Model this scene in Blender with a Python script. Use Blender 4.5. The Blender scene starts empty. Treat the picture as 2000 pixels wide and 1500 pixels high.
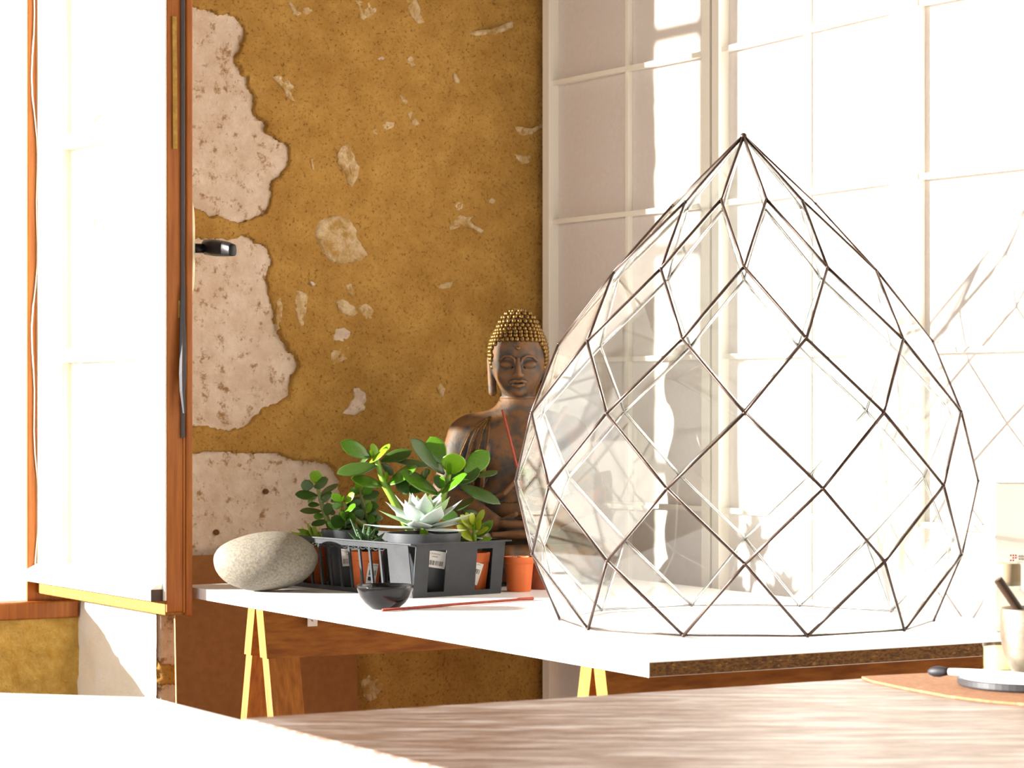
import bpy, bmesh, math, random
import numpy as np
from mathutils import Vector, Matrix, noise
random.seed(7); np.random.seed(7)
sc = bpy.context.scene
COL = sc.collection
U = 0.4                      # metres per layout unit
F = 4981.0                   # focal length in pixels of the 2000 px frame
HZ = 783.0                   # horizon row
ZC = 1.1251                  # camera height
ZT = 0.74                    # height of the white tabletop
# ------------------------------------------------------------------ camera
cam_d = bpy.data.cameras.new('camera'); cam = bpy.data.objects.new('camera', cam_d); COL.objects.link(cam)
cam.location = (0, 0, ZC); cam.rotation_euler = (math.pi/2, 0, 0)
cam_d.sensor_width = 36; cam_d.lens = F/2000*36; cam_d.shift_y = (HZ-750)/2000
cam_d.clip_end = 200
cam_d.dof.use_dof = True; cam_d.dof.focus_distance = 4.75; cam_d.dof.aperture_fstop = 11
sc.camera = cam
# ------------------------------------------------------------------ light
world = bpy.data.worlds.new('world'); sc.world = world; world.use_nodes = True
bg = world.node_tree.nodes['Background']; bg.inputs[0].default_value = (1.0, 0.985, 0.965, 1); bg.inputs[1].default_value = 2.4
sun_d = bpy.data.lights.new('sun', 'SUN'); sun_d.energy = 30; sun_d.angle = math.radians(1.3); sun_d.color = (1, .955, .89)
sun = bpy.data.objects.new('sun', sun_d); COL.objects.link(sun)
SUN_EL = math.radians(12)
sdir = Vector((-.9968*math.cos(SUN_EL), -.08*math.cos(SUN_EL), math.sin(SUN_EL)))
sun.rotation_euler = sdir.to_track_quat('Z', 'Y').to_euler()
sc.view_settings.view_transform = 'Standard'; sc.view_settings.look = 'None'
sc.view_settings.exposure = -0.18; sc.view_settings.gamma = 1; sc.view_settings.use_curve_mapping = False
cy = sc.cycles
cy.use_denoising = True; cy.transparent_max_bounces = 40; cy.max_bounces = 10; cy.diffuse_bounces = 5
cy.glossy_bounces = 5; cy.transmission_bounces = 6; cy.caustics_reflective = False; cy.caustics_refractive = False
cy.sample_clamp_indirect = 6
# ------------------------------------------------------------------ helpers: coordinates
n_ = math.hypot(.87, .494)
E1 = Vector((.87/n_, .494/n_, 0)); E2 = Vector((-.494/n_, .87/n_, 0)); UP = Vector((0, 0, 1))
W0 = Vector((-1.93*U, 13.665*U, 0))          # a point of the plaster wall's inner face
def W(a, b, z): return W0 + E1*a + E2*b + UP*z        # room frame: a along the wall, b outwards (metres)
def G(x, y, z=ZT): return Vector((x*U, y*U, z))
def P(px, py, Y):                              # point seen at a picture position, Y units away
    return Vector(((px-1000)/F*Y*U, Y*U, ZC-(py-HZ)/F*Y*U))
def T(px, py, z=ZT):                           # on a horizontal plane
    Y = (ZC-z)/U*F/(py-HZ); return Vector(((px-1000)/F*Y*U, Y*U, z))
def onwall(px, py):                            # (a, z) on the plaster wall's inner face
    k = (px-1000)/F
    # W0.x+E1.x a = k (W0.y+E1.y a)
    a = (k*W0.y-W0.x)/(E1.x-k*E1.y); y = W0.y+E1.y*a
    return a, ZC-(py-HZ)/F*y
# ------------------------------------------------------------------ helpers: objects
def put(o, parent):
    COL.objects.link(o)
    if parent: o.parent = parent
    return o
def base_of(p):
    v = Vector((0, 0, 0))
    while p: v = v+p.location; p = p.parent
    return v
def root(name, label, cat, loc, group=None, kind=None):
    o = bpy.data.objects.new(name, None); o.empty_display_size = .02; o.location = loc; COL.objects.link(o)
    tag(o, label, cat, group, kind); return o
def tag(o, label, cat, group=None, kind=None):
    o['label'] = label; o['category'] = cat
    if group: o['group'] = group
    if kind: o['kind'] = kind
    return o
def mk(name, bm, m, parent=None, smooth=False, loc=None, label=None, bevel=0, recalc=True):
    """bm is in world coordinates; links ONE mesh object"""
    if recalc: bmesh.ops.recalc_face_normals(bm, faces=bm.faces)
    me = bpy.data.meshes.new(name); off = base_of(parent) if parent else (Vector(loc) if loc is not None else Vector((0, 0, 0)))
    bm.transform(Matrix.Translation(-off)); bm.to_mesh(me); bm.free()
    for mm in (m if isinstance(m, (list, tuple)) else [m]): me.materials.append(mm)
    if smooth: me.shade_smooth()
    o = bpy.data.objects.new(name, me)
    if not parent: o.location = off
    put(o, parent)
    if label: o['label'] = label
    if bevel:
        b = o.modifiers.new('bevel', 'BEVEL'); b.width = bevel; b.segments = 2; b.limit_method = 'ANGLE'; b.angle_limit = .7
    return o
def NB(): return bmesh.new()
def box(bm, o, x, y, z):
    """o corner, x y z edge vectors"""
    o = Vector(o); x = Vector(x); y = Vector(y); z = Vector(z)
    v = [bm.verts.new(o+x*i+y*j+z*k) for k in (0, 1) for j in (0, 1) for i in (0, 1)]
    for f in ((0, 2, 3, 1), (4, 5, 7, 6), (0, 1, 5, 4), (2, 6, 7, 3), (0, 4, 6, 2), (1, 3, 7, 5)):
        bm.faces.new([v[i] for i in f])
def cbox(bm, c, x, y, z):
    c = Vector(c); x = Vector(x); y = Vector(y); z = Vector(z); box(bm, c-x/2-y/2-z/2, x, y, z)
def prism(bm, pts, d):
    d = Vector(d); a = [bm.verts.new(p) for p in pts]; b = [bm.verts.new(Vector(p)+d) for p in pts]
    bm.faces.new(a); bm.faces.new(b[::-1]); n = len(a)
    for i in range(n): bm.faces.new((a[i], b[i], b[(i+1) % n], a[(i+1) % n]))
def frame_of(d):
    d = d.normalized(); h = UP if abs(d.z) < .95 else Vector((1, 0, 0))
    s = d.cross(h).normalized(); return s, s.cross(d).normalized()
def tube(bm, pts, r, n=8, cap=True):
    pts = [Vector(p) for p in pts]; rs = r if isinstance(r, (list, tuple)) else [r]*len(pts); rings = []
    s0 = None
    for i, p in enumerate(pts):
        d = (pts[min(i+1, len(pts)-1)]-pts[max(i-1, 0)]).normalized()
        if s0 is None: s, t = frame_of(d)
        else:
            s = (s0-d*s0.dot(d)).normalized(); t = s.cross(d).normalized()
        s0 = s
        rings.append([bm.verts.new(p+(s*math.cos(2*math.pi*k/n)+t*math.sin(2*math.pi*k/n))*rs[i]) for k in range(n)])
    for a, b in zip(rings, rings[1:]):
        for k in range(n): bm.faces.new((a[k], a[(k+1) % n], b[(k+1) % n], b[k]))
    if cap: bm.faces.new(rings[0][::-1]); bm.faces.new(rings[-1])
def lathe(bm, c, prof, n=32, closed=False):
    """prof: list of (r, z) ; from c"""
    c = Vector(c); rings = []
    for r, z in prof:
        if r < 1e-6: rings.append([bm.verts.new(c+UP*z)])
        else: rings.append([bm.verts.new(c+Vector((r*math.cos(2*math.pi*k/n), r*math.sin(2*math.pi*k/n), z))) for k in range(n)])
    prs = list(zip(rings, rings[1:]))+([(rings[-1], rings[0])] if closed else [])
    for a, b in prs:
        for k in range(n):
            if len(a) == 1 and len(b) == 1: continue
            if len(a) == 1: bm.faces.new((a[0], b[(k+1) % n], b[k]))
            elif len(b) == 1: bm.faces.new((a[k], a[(k+1) % n], b[0]))
            else: bm.faces.new((a[k], a[(k+1) % n], b[(k+1) % n], b[k]))
def ball(bm, c, r, seg=8, rings=6, sc3=(1, 1, 1)):
    m = Matrix.Translation(c) @ Matrix.Diagonal((r*sc3[0], r*sc3[1], r*sc3[2], 1))
    bmesh.ops.create_uvsphere(bm, u_segments=seg, v_segments=rings, radius=1, matrix=m)
# ------------------------------------------------------------------ helpers: materials
def nd(nt, t, **kw):
    n = nt.nodes.new(t)
    for k, v in kw.items(): setattr(n, k, v)
    return n
def mat(name, c, rough=.5, metal=0., spec=.5, c2=None, scale=5., stretch=(1, 1, 1), detail=6, lo=.35, hi=.65, bump=0., bscale=None,
        bdist=.002, c3=None, scale3=1., lo3=.5, hi3=.7, trans=0., coat=0., rough2=None, nr=.6):
    m = bpy.data.materials.new(name); m.use_nodes = True; nt = m.node_tree; L = nt.links.new
    b = nt.nodes['Principled BSDF']; b.inputs['Base Color'].default_value = (*c, 1)
    b.inputs['Roughness'].default_value = rough; b.inputs['Metallic'].default_value = metal
    b.inputs['Specular IOR Level'].default_value = spec; b.inputs['Coat Weight'].default_value = coat
    if c2 or bump or c3:
        tc = nd(nt, 'ShaderNodeTexCoord'); mp = nd(nt, 'ShaderNodeMapping'); mp.inputs['Scale'].default_value = stretch
        L(tc.outputs['Object'], mp.inputs['Vector'])
        def nz(s, d=detail):
            t = nd(nt, 'ShaderNodeTexNoise'); t.inputs['Scale'].default_value = s; t.inputs['Detail'].default_value = d
            t.inputs['Roughness'].default_value = nr; L(mp.outputs[0], t.inputs['Vector']); return t
        def ramp(src, lo, hi):
            r = nd(nt, 'ShaderNodeMapRange'); r.inputs[1].default_value = lo; r.inputs[2].default_value = hi; L(src, r.inputs[0]); return r.outputs[0]
        def mix(f, a, bb):
            x = nd(nt, 'ShaderNodeMix', data_type='RGBA'); L(f, x.inputs['Factor'])
            for s, v in (('A', a), ('B', bb)):
                k = x.inputs[6 if s == 'A' else 7]
                if isinstance(v, tuple): k.default_value = (*v, 1)
                else: L(v, k)
            return x.outputs[2]
        col = tuple(c)
        if c2: 
            f = ramp(nz(scale).outputs[0], lo, hi); col = mix(f, tuple(c), tuple(c2))
            if rough2 is not None:
                r = nd(nt, 'ShaderNodeMapRange'); r.inputs[3].default_value = rough; r.inputs[4].default_value = rough2; L(f, r.inputs[0]); L(r.outputs[0], b.inputs['Roughness'])
        if c3: col = mix(ramp(nz(scale3).outputs[0], lo3, hi3), col, tuple(c3))
        if not isinstance(col, tuple): L(col, b.inputs['Base Color'])
        if bump:
            bp = nd(nt, 'ShaderNodeBump'); bp.inputs['Strength'].default_value = bump; bp.inputs['Distance'].default_value = bdist
            L(nz(bscale or scale, 8).outputs[0], bp.inputs['Height']); L(bp.outputs[0], b.inputs['Normal'])
        m['col'] = 1
    if trans:
        out = nt.nodes['Material Output']; t = nd(nt, 'ShaderNodeBsdfTranslucent'); mx = nd(nt, 'ShaderNodeMixShader'); mx.inputs[0].default_value = trans
        if b.inputs['Base Color'].is_linked: L(b.inputs['Base Color'].links[0].from_socket, t.inputs[0])
        else: t.inputs[0].default_value = (*c, 1)
        L(b.outputs[0], mx.inputs[1]); L(t.outputs[0], mx.inputs[2]); L(mx.outputs[0], out.inputs[0])
    return m
def glass(name, tint=(1, 1, 1), f0=.045, haze=0., edge=0.):
    m = bpy.data.materials.new(name); m.use_nodes = True; nt = m.node_tree; L = nt.links.new
    nt.nodes.remove(nt.nodes['Principled BSDF']); out = nt.nodes['Material Output']
    g = nd(nt, 'ShaderNodeNewGeometry'); dt = nd(nt, 'ShaderNodeVectorMath', operation='DOT_PRODUCT')
    L(g.outputs['Normal'], dt.inputs[0]); L(g.outputs['Incoming'], dt.inputs[1])
    def mth(op, a, b=None):
        n = nd(nt, 'ShaderNodeMath', operation=op)
        for i, v in enumerate((a, b)):
            if v is None: continue
            if isinstance(v, (int, float)): n.inputs[i].default_value = v
            else: L(v, n.inputs[i])
        return n.outputs[0]
    x = mth('SUBTRACT', 1.0, mth('ABSOLUTE', dt.outputs['Value'])); x = mth('POWER', x, 5.0)
    x = mth('ADD', mth('MULTIPLY', x, 1-f0), f0)
    t = nd(nt, 'ShaderNodeBsdfTransparent'); t.inputs[0].default_value = (*tint, 1)
    gl = nd(nt, 'ShaderNodeBsdfGlossy'); gl.inputs['Roughness'].default_value = 0; gl.inputs['Color'].default_value = (1, 1, 1, 1)
    mx = nd(nt, 'ShaderNodeMixShader'); L(x, mx.inputs[0]); L(t.outputs[0], mx.inputs[1]); L(gl.outputs[0], mx.inputs[2]); L(mx.outputs[0], out.inputs[0])
    if edge:                                            # longer path through the glass near its outline
        mc = nd(nt, 'ShaderNodeMix', data_type='RGBA'); L(mth('MULTIPLY', mth('POWER', mth('SUBTRACT', 1.0, mth('ABSOLUTE', dt.outputs['Value'])), 2.5), edge), mc.inputs['Factor'])
        mc.inputs[6].default_value = (*tint, 1); mc.inputs[7].default_value = (.30, .31, .29, 1); L(mc.outputs[2], t.inputs[0])
    if haze:                                            # white diffuse haze added so the sunlit panes look blown out
        df = nd(nt, 'ShaderNodeBsdfDiffuse'); df.inputs[0].default_value = (.85, .82, .74, 1); m2 = nd(nt, 'ShaderNodeMixShader')
        tc = nd(nt, 'ShaderNodeTexCoord'); tn = nd(nt, 'ShaderNodeTexNoise'); tn.inputs['Scale'].default_value = 9; L(tc.outputs['Object'], tn.inputs[0])
        L(mth('MULTIPLY', tn.outputs[0], haze*2), m2.inputs[0]); L(mx.outputs[0], m2.inputs[1]); L(df.outputs[0], m2.inputs[2]); L(m2.outputs[0], out.inputs[0])
    return m
M = {}
M['plaster'] = mat('ochre_plaster', (.62, .36, .095), .92, spec=.15, c2=(.43, .22, .050), scale=10, detail=14, nr=.76, bump=.9, bscale=190, bdist=.006, c3=(.20, .10, .025), scale3=150, lo3=.535, hi3=.63)
M['limestone'] = mat('limestone', (.78, .66, .54), .92, spec=.15, c2=(.62, .47, .34), scale=16, detail=14, nr=.74, bump=.9, bscale=110, bdist=.005, c3=(.36, .20, .09), scale3=38, lo3=.54, hi3=.63)
M['chip'] = mat('broken_stone', (.56, .33, .10), .92, spec=.15, c2=(.84, .66, .40), scale=34, lo=.40, hi=.60, detail=12, nr=.7, bump=1, bscale=120, bdist=.009)
M['limewash'] = mat('limewash', (.92, .88, .80), .9, spec=.2, c2=(.88, .78, .62), scale=10, bump=.6, bscale=80, bdist=.004)
M['rough_gold'] = mat('rough_ochre_render', (.92, .66, .20), .95, spec=.1, c2=(.72, .42, .09), scale=40, detail=12, nr=.7, bump=1, bscale=75, bdist=.012)
M['floor'] = mat('floor_tile', (.17, .13, .10), .6, c2=(.12, .09, .07), scale=3)
M['ceil'] = mat('dark_unseen_ceiling', (.20, .15, .11), .8)  # unseen floor, ceiling and walls are darkened to cut bounced light
M['wallr'] = mat('grey_brown_wall', (.30, .27, .23), .9, c2=(.25, .22, .18), scale=3)
M['ground'] = mat('pale_gravel', (.72, .68, .60), .95, c2=(.62, .58, .50), scale=20)
M['white_melamine'] = mat('white_melamine', (.86, .86, .86), .28, spec=.45)
M['white_paint'] = mat('white_paint', (.86, .84, .78), .45, c2=(.80, .74, .62), scale=8, stretch=(8, 8, .5))
M['chipboard'] = mat('chipboard', (.20, .095, .026), .85, c2=(.08, .035, .010), scale=120, stretch=(1, 1, 2.2), lo=.42, hi=.6, c3=(.32, .18, .05), scale3=90, lo3=.58, hi3=.66, bump=.5, bscale=160)
M['brown_wood'] = mat('brown_stained_wood', (.36, .115, .016), .55, spec=.3, c2=(.25, .070, .010), scale=18, stretch=(6, 6, .35), bump=.2, bscale=60)
M['raw_wood'] = mat('raw_pine', (.36, .17, .035), .75, spec=.2, c2=(.26, .11, .02), scale=16, stretch=(5, 5, .5), bump=.3, bscale=60)
M['trestle_wood'] = mat('trestle_pine', (.36, .135, .022), .65, spec=.3, c2=(.21, .068, .011), scale=14, stretch=(1, 1, 6), bump=.3, bscale=50)
M['leg_wood'] = mat('trestle_leg_pine', (.40, .15, .022), .65, spec=.3, c2=(.24, .080, .012), scale=14, stretch=(6, 6, .6), bump=.3, bscale=50)
M['hardboard'] = mat('hardboard', (.27, .115, .036), .8, spec=.2, c2=(.235, .098, .030), scale=60, bump=.1, bscale=200)
M['sunlit_board_edge'] = mat('sunlit_board_edge', (.62, .38, .13), .8)  # paler than the sheet: sunlight on the edge put into its colour
M['seal'] = mat('grey_seal', (.045, .04, .045), .5)
M['foam'] = mat('old_yellow_foam', (.42, .26, .05), .9, c2=(.28, .16, .03), scale=60, bump=.5, bscale=90)
M['black_plastic'] = mat('black_plastic', (.008, .008, .010), .3, spec=.3)
M['plate'] = mat('worn_brass_plate', (.62, .52, .32), .45, metal=.4, c2=(.72, .66, .50), scale=40)
M['shoji_frame'] = mat('cream_lacquer', (.86, .82, .74), .5)
M['paper'] = mat('washi_paper', (.85, .80, .77), .95, spec=.1, c2=(.81, .75, .715), scale=90, c3=(.83, .77, .74), scale3=14, lo3=.45, hi3=.65, trans=.2)
M['brass'] = mat('brass', (.62, .45, .14), .35, metal=1, c2=(.30, .20, .06), scale=150)
M['solder'] = mat('silver_solder', (.72, .72, .70), .22, metal=1, c2=(.55, .55, .54), scale=60)
M['came'] = mat('copper_patina_came', (.085, .05, .038), .4, metal=.6, c2=(.055, .035, .030), scale=60)
M['glass'] = glass('clear_glass', (.985, .995, .99), f0=.048)
M['window_glass'] = glass('window_glass', (.97, .98, .95), haze=.11)
M['stone'] = mat('grey_pebble', (.21, .19, .155), .75, spec=.25, c2=(.145, .13, .105), scale=200, lo=.4, hi=.6, c3=(.27, .22, .13), scale3=260, lo3=.56, hi3=.66, bump=.25, bscale=150, bdist=.002)
M['tray'] = mat('dark_grey_plastic', (.028, .031, .035), .5, spec=.25, c2=(.020, .022, .025), scale=30, bump=.12, bscale=120)
M['pot_grey'] = mat('grey_pot_plastic', (.055, .06, .067), .42, spec=.3, c2=(.045, .05, .056), scale=20)
M['pot_black'] = mat('black_pot_plastic', (.014, .014, .016), .45, spec=.3)
M['terracotta'] = mat('terracotta_plastic', (.56, .125, .028), .5, spec=.3, c2=(.50, .105, .022), scale=20)
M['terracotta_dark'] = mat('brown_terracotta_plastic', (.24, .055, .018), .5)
M['soil'] = mat('potting_soil', (.035, .022, .014), .95, c2=(.09, .06, .035), scale=120, bump=1, bscale=150, bdist=.006)
M['label'] = mat('paper_label', (.80, .78, .74), .6)
M['ink'] = mat('black_ink', (.03, .03, .03), .6)
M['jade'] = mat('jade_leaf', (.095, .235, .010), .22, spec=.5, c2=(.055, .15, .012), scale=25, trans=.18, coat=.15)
M['jade_light'] = mat('young_lit_jade_leaf', (.24, .44, .015), .25, c2=(.17, .36, .015), scale=25, trans=.3)  # paler jade for young tips and sunlit leaves, sunlight painted in
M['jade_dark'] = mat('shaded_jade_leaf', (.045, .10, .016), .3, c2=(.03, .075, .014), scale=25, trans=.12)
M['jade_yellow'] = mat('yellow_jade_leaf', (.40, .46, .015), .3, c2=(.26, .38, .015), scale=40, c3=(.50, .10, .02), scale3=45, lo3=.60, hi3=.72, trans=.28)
M['jade_stem'] = mat('green_stem', (.20, .36, .03), .4, c2=(.15, .28, .03), scale=60, trans=.1)
M['brown_stem'] = mat('olive_stem', (.12, .14, .03), .5)
M['echeveria'] = mat('powdery_leaf', (.56, .61, .59), .6, spec=.3, c2=(.46, .56, .50), scale=20, trans=.12)
M['echeveria_in'] = mat('pale_green_leaf', (.36, .50, .28), .6, spec=.3, c2=(.26, .44, .15), scale=20, trans=.18)
M['echeveria_old'] = mat('drying_leaf', (.55, .52, .50), .6, c2=(.34, .22, .14), scale=30, trans=.1)
M['haworthia'] = mat('dark_striped_leaf', (.025, .065, .02), .4, c2=(.03, .08, .025), scale=30)
M['haw_band'] = mat('white_tubercles', (.40, .48, .34), .6)
M['pale_succ'] = mat('lime_leaf', (.40, .56, .08), .35, c2=(.28, .45, .05), scale=30, trans=.3)
M['pink_succ'] = mat('pink_grey_leaf', (.34, .28, .27), .6, c2=(.42, .22, .20), scale=60)
M['bowl'] = mat('black_glaze', (.008, .008, .009), .15, spec=.35)
M['incense'] = mat('incense_red', (.34, .055, .03), .8, c2=(.26, .04, .022), scale=150, bump=.4, bscale=200)
M['oak_top'] = mat('worn_sheen_tabletop', (.185, .100, .062), .36, spec=.5, c2=(.080, .040, .025), scale=7, detail=14, nr=.74, stretch=(2.2, 15, 1), lo=.35, hi=.65, c3=(.40, .35, .32), scale3=2.6, lo3=.46, hi3=.66, bump=.15, bscale=30, rough2=.48)  # whitish blotches: worn patches plus a pale reflected sheen painted in
M['cork'] = mat('cork', (.36, .17, .075), .85, c2=(.26, .11, .045), scale=130, bump=.4, bscale=160, c3=(.44, .25, .12), scale3=60, lo3=.58, hi3=.7)
M['pale_wood'] = mat('pale_wood', (.74, .56, .28), .6, c2=(.68, .48, .22), scale=20)
M['clear'] = glass('bottle_glass', (.94, .955, .93), .05, edge=.8)
M['liquid'] = mat('pale_liquid', (.80, .75, .50), .2, trans=.65)
M['cap'] = mat('taupe_cap', (.30, .24, .15), .6, c2=(.26, .20, .12), scale=30)
M['silver'] = mat('tarnished_silver', (.40, .35, .28), .38, metal=.75, c2=(.22, .17, .12), scale=22, bump=.5, bscale=28, bdist=.003)
M['stick'] = mat('dark_brown_stick', (.05, .03, .02), .4, spec=.3)
M['dish'] = mat('white_enamel', (.82, .82, .76), .3)
M['dish_rim'] = mat('dark_pewter', (.030, .030, .034), .45, spec=.4)
M['bristle'] = mat('black_bristle', (.012, .012, .016), .6)
M['brush_white'] = mat('white_lacquer', (.85, .84, .80), .3)
M['carton'] = mat('white_carton', (.86, .85, .80), .6)
M['red_ink'] = mat('red_ink', (.40, .06, .04), .6)
M['grey_ink'] = mat('grey_ink', (.30, .28, .26), .6)
M['cable'] = mat('white_cable', (.82, .78, .70), .5)
M['gold'] = mat('antique_gold', (.27, .15, .03), .36, metal=.75, c2=(.06, .033, .014), scale=240)
M['galv'] = mat('zinc_plate', (.60, .60, .60), .4, metal=.7)
def bronze():
    m = bpy.data.materials.new('weathered_bronze'); m.use_nodes = True; nt = m.node_tree; L = nt.links.new; b = nt.nodes['Principled BSDF']
    tc = nd(nt, 'ShaderNodeTexCoord'); t = nd(nt, 'ShaderNodeTexNoise'); t.inputs['Scale'].default_value = 40; t.inputs['Detail'].default_value = 8
    L(tc.outputs['Object'], t.inputs[0])
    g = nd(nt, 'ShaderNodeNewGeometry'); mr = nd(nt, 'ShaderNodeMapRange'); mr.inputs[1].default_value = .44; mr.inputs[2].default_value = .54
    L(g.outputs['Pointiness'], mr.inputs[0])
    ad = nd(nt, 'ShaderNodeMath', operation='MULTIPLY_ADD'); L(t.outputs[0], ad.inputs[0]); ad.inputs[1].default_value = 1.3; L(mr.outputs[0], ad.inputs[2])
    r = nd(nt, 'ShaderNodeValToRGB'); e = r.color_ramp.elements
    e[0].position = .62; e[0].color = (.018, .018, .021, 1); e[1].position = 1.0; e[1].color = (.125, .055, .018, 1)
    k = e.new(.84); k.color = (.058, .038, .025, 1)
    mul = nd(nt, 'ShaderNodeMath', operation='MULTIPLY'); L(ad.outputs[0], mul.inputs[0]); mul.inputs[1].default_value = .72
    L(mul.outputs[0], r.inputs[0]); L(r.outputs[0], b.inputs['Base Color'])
    b.inputs['Roughness'].default_value = .6; b.inputs['Specular IOR Level'].default_value = .35
    bp = nd(nt, 'ShaderNodeBump'); bp.inputs['Strength'].default_value = .3; bp.inputs['Distance'].default_value = .002
    t2 = nd(nt, 'ShaderNodeTexNoise'); t2.inputs['Scale'].default_value = 160; t2.inputs['Detail'].default_value = 6; L(tc.outputs['Object'], t2.inputs[0])
    L(t2.outputs[0], bp.inputs['Height']); L(bp.outputs[0], b.inputs['Normal'])
    return m
M['bronze'] = bronze()
def fbm(x, y, z, o=5):
    return noise.fractal(Vector((x, y, z)), 1.0, 2.0, o)
# ================================================================== SETTING
A_EDGE = onwall(309, 1250)[0]               # wall's left end (window reveal) along the wall
A_RIGHT = 1.10               # right-hand wall
# ---- plaster wall
def sdf_poly(px, py, poly):
    d = np.full(px.shape, 1e9); ins = np.zeros(px.shape, bool); n = len(poly)
    for i in range(n):
        x0, y0 = poly[i]; x1, y1 = poly[(i+1) % n]; ex, ey = x1-x0, y1-y0
        t = np.clip(((px-x0)*ex+(py-y0)*ey)/(ex*ex+ey*ey+1e-12), 0, 1)
        d = np.minimum(d, np.hypot(px-x0-t*ex, py-y0-t*ey))
        c = ((y0 > py) != (y1 > py)) & (px < ex*(py-y0)/(ey if abs(ey) > 1e-12 else 1e-12)+x0); ins ^= c
    return np.where(ins, -d, d)
BLOCKS = [
 [(330,12),(385,14),(412,22),(425,34),(443,30),(458,34),(470,48),(478,66),(470,90),(462,108),(461,122),(470,140),(482,155),(486,170),(494,188),(493,215),(503,230),(515,240),(522,262),(540,272),(557,278),(565,300),(563,322),(550,340),(535,352),(523,362),(530,378),(528,395),(515,412),(497,422),(475,432),(450,428),(430,420),(418,418),(405,415),(395,405),(330,400)],
 [(330,470),(400,468),(440,470),(480,462),(505,478),(525,490),(530,510),(522,535),(522,560),(530,585),(532,610),(540,640),(548,660),(560,680),(575,695),(580,720),(568,735),(566,755),(565,772),(545,785),(530,792),(510,800),(490,820),(478,835),(455,838),(430,838),(400,830),(330,832)],
 [(330,892),(378,888),(430,884),(480,886),(540,890),(580,898),(620,905),(648,912),(662,940),(668,985),(668,1080),(600,1092),(378,1092),(330,1092)],
 [(302,1200),(345,1200),(345,1302),(318,1298),(308,1282),(303,1262),(298,1240)],
 [(303,1342),(345,1336),(345,1420),(303,1420)]]
wall = root('wall_back', 'ochre plastered stone wall with patches of bare pale limestone behind the Buddha statue', 'wall', W(0, 0, 0), kind='structure')
fa = np.arange(A_EDGE, .98, .0045); fz = np.arange(.40, 2.06, .0045)
aa = np.concatenate([fa, [1.0, A_RIGHT]]); zz = np.concatenate([[0, .2], fz, [2.2, 2.7, 3.40]])
AA, ZZ = np.meshgrid(aa, zz)
mask = np.full(AA.shape, 1e9)
nzv = np.array([[fbm(a*14, z*14, 3.1, 6) for a in aa] for z in zz])
nz2 = np.array([[noise.noise(Vector((a*55, z*55, 7))) for a in aa] for z in zz])
nz3 = np.array([[noise.noise(Vector((a*150, z*150, 2))) for a in aa] for z in zz])
nz4 = np.array([[fbm(a*3, z*3, 9, 3) for a in aa] for z in zz])
for pl in BLOCKS:
    mask = np.minimum(mask, sdf_poly(AA, ZZ, [onwall(*p) for p in pl]))
mask = mask+nz2*.006+nz3*.0045+nzv*.004
dep = nzv*.004+nz2*.0012+nz3*.0011+nz4*.006
rec = np.clip((.0035-mask)/.006, 0, 1); rec = rec*rec*(3-2*rec)
dep = dep+rec*.03-np.exp(-((mask-.012)/.012)**2)*.0016
endr = np.clip((A_EDGE+.02-AA)/.02, 0, 1); dep = dep+endr**2*.012*(1+nz2)
bm = NB(); vs = [[bm.verts.new(W(AA[j, i], dep[j, i], ZZ[j, i])) for i in range(len(aa))] for j in range(len(zz))]
for j in range(len(zz)-1):
    for i in range(len(aa)-1): bm.faces.new((vs[j][i], vs[j][i+1], vs[j+1][i+1], vs[j+1][i]))
mk('plaster_skin', bm, M['plaster'], wall, smooth=True, recalc=False)
for bi, pl in enumerate(BLOCKS):                        # dressed limestone blocks showing where the plaster came off
    q = np.array([onwall(*p) for p in pl]); a0, z0 = q.min(0)-.012; a1, z1 = q.max(0)+.012; a0 = max(a0, A_EDGE+.001)
    na, nzn = max(4, int((a1-a0)/.007)), max(4, int((z1-z0)/.007)); bm = NB(); g = []
    for j in range(nzn+1):
        row = []
        for i in range(na+1):
            a = a0+(a1-a0)*i/na; z = z0+(z1-z0)*j/nzn
            e = min(i, na-i, j, nzn-j); d = .009+fbm(a*20, z*20, bi, 6)*.0035+noise.noise(Vector((a*130, z*60, bi)))*.0012+(.02 if e == 0 else 0)
            pit = noise.noise(Vector((a*70, z*70, bi+20)))
            if pit > .52: d += (pit-.52)*.02
            row.append(bm.verts.new(W(a, d, z)))
        g.append(row)
    for j in range(nzn):
        for i in range(na): bm.faces.new((g[j][i], g[j][i+1], g[j+1][i+1], g[j+1][i]))
    mk('stone_block', bm, M['limestone'], wall, smooth=True, recalc=False)
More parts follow.
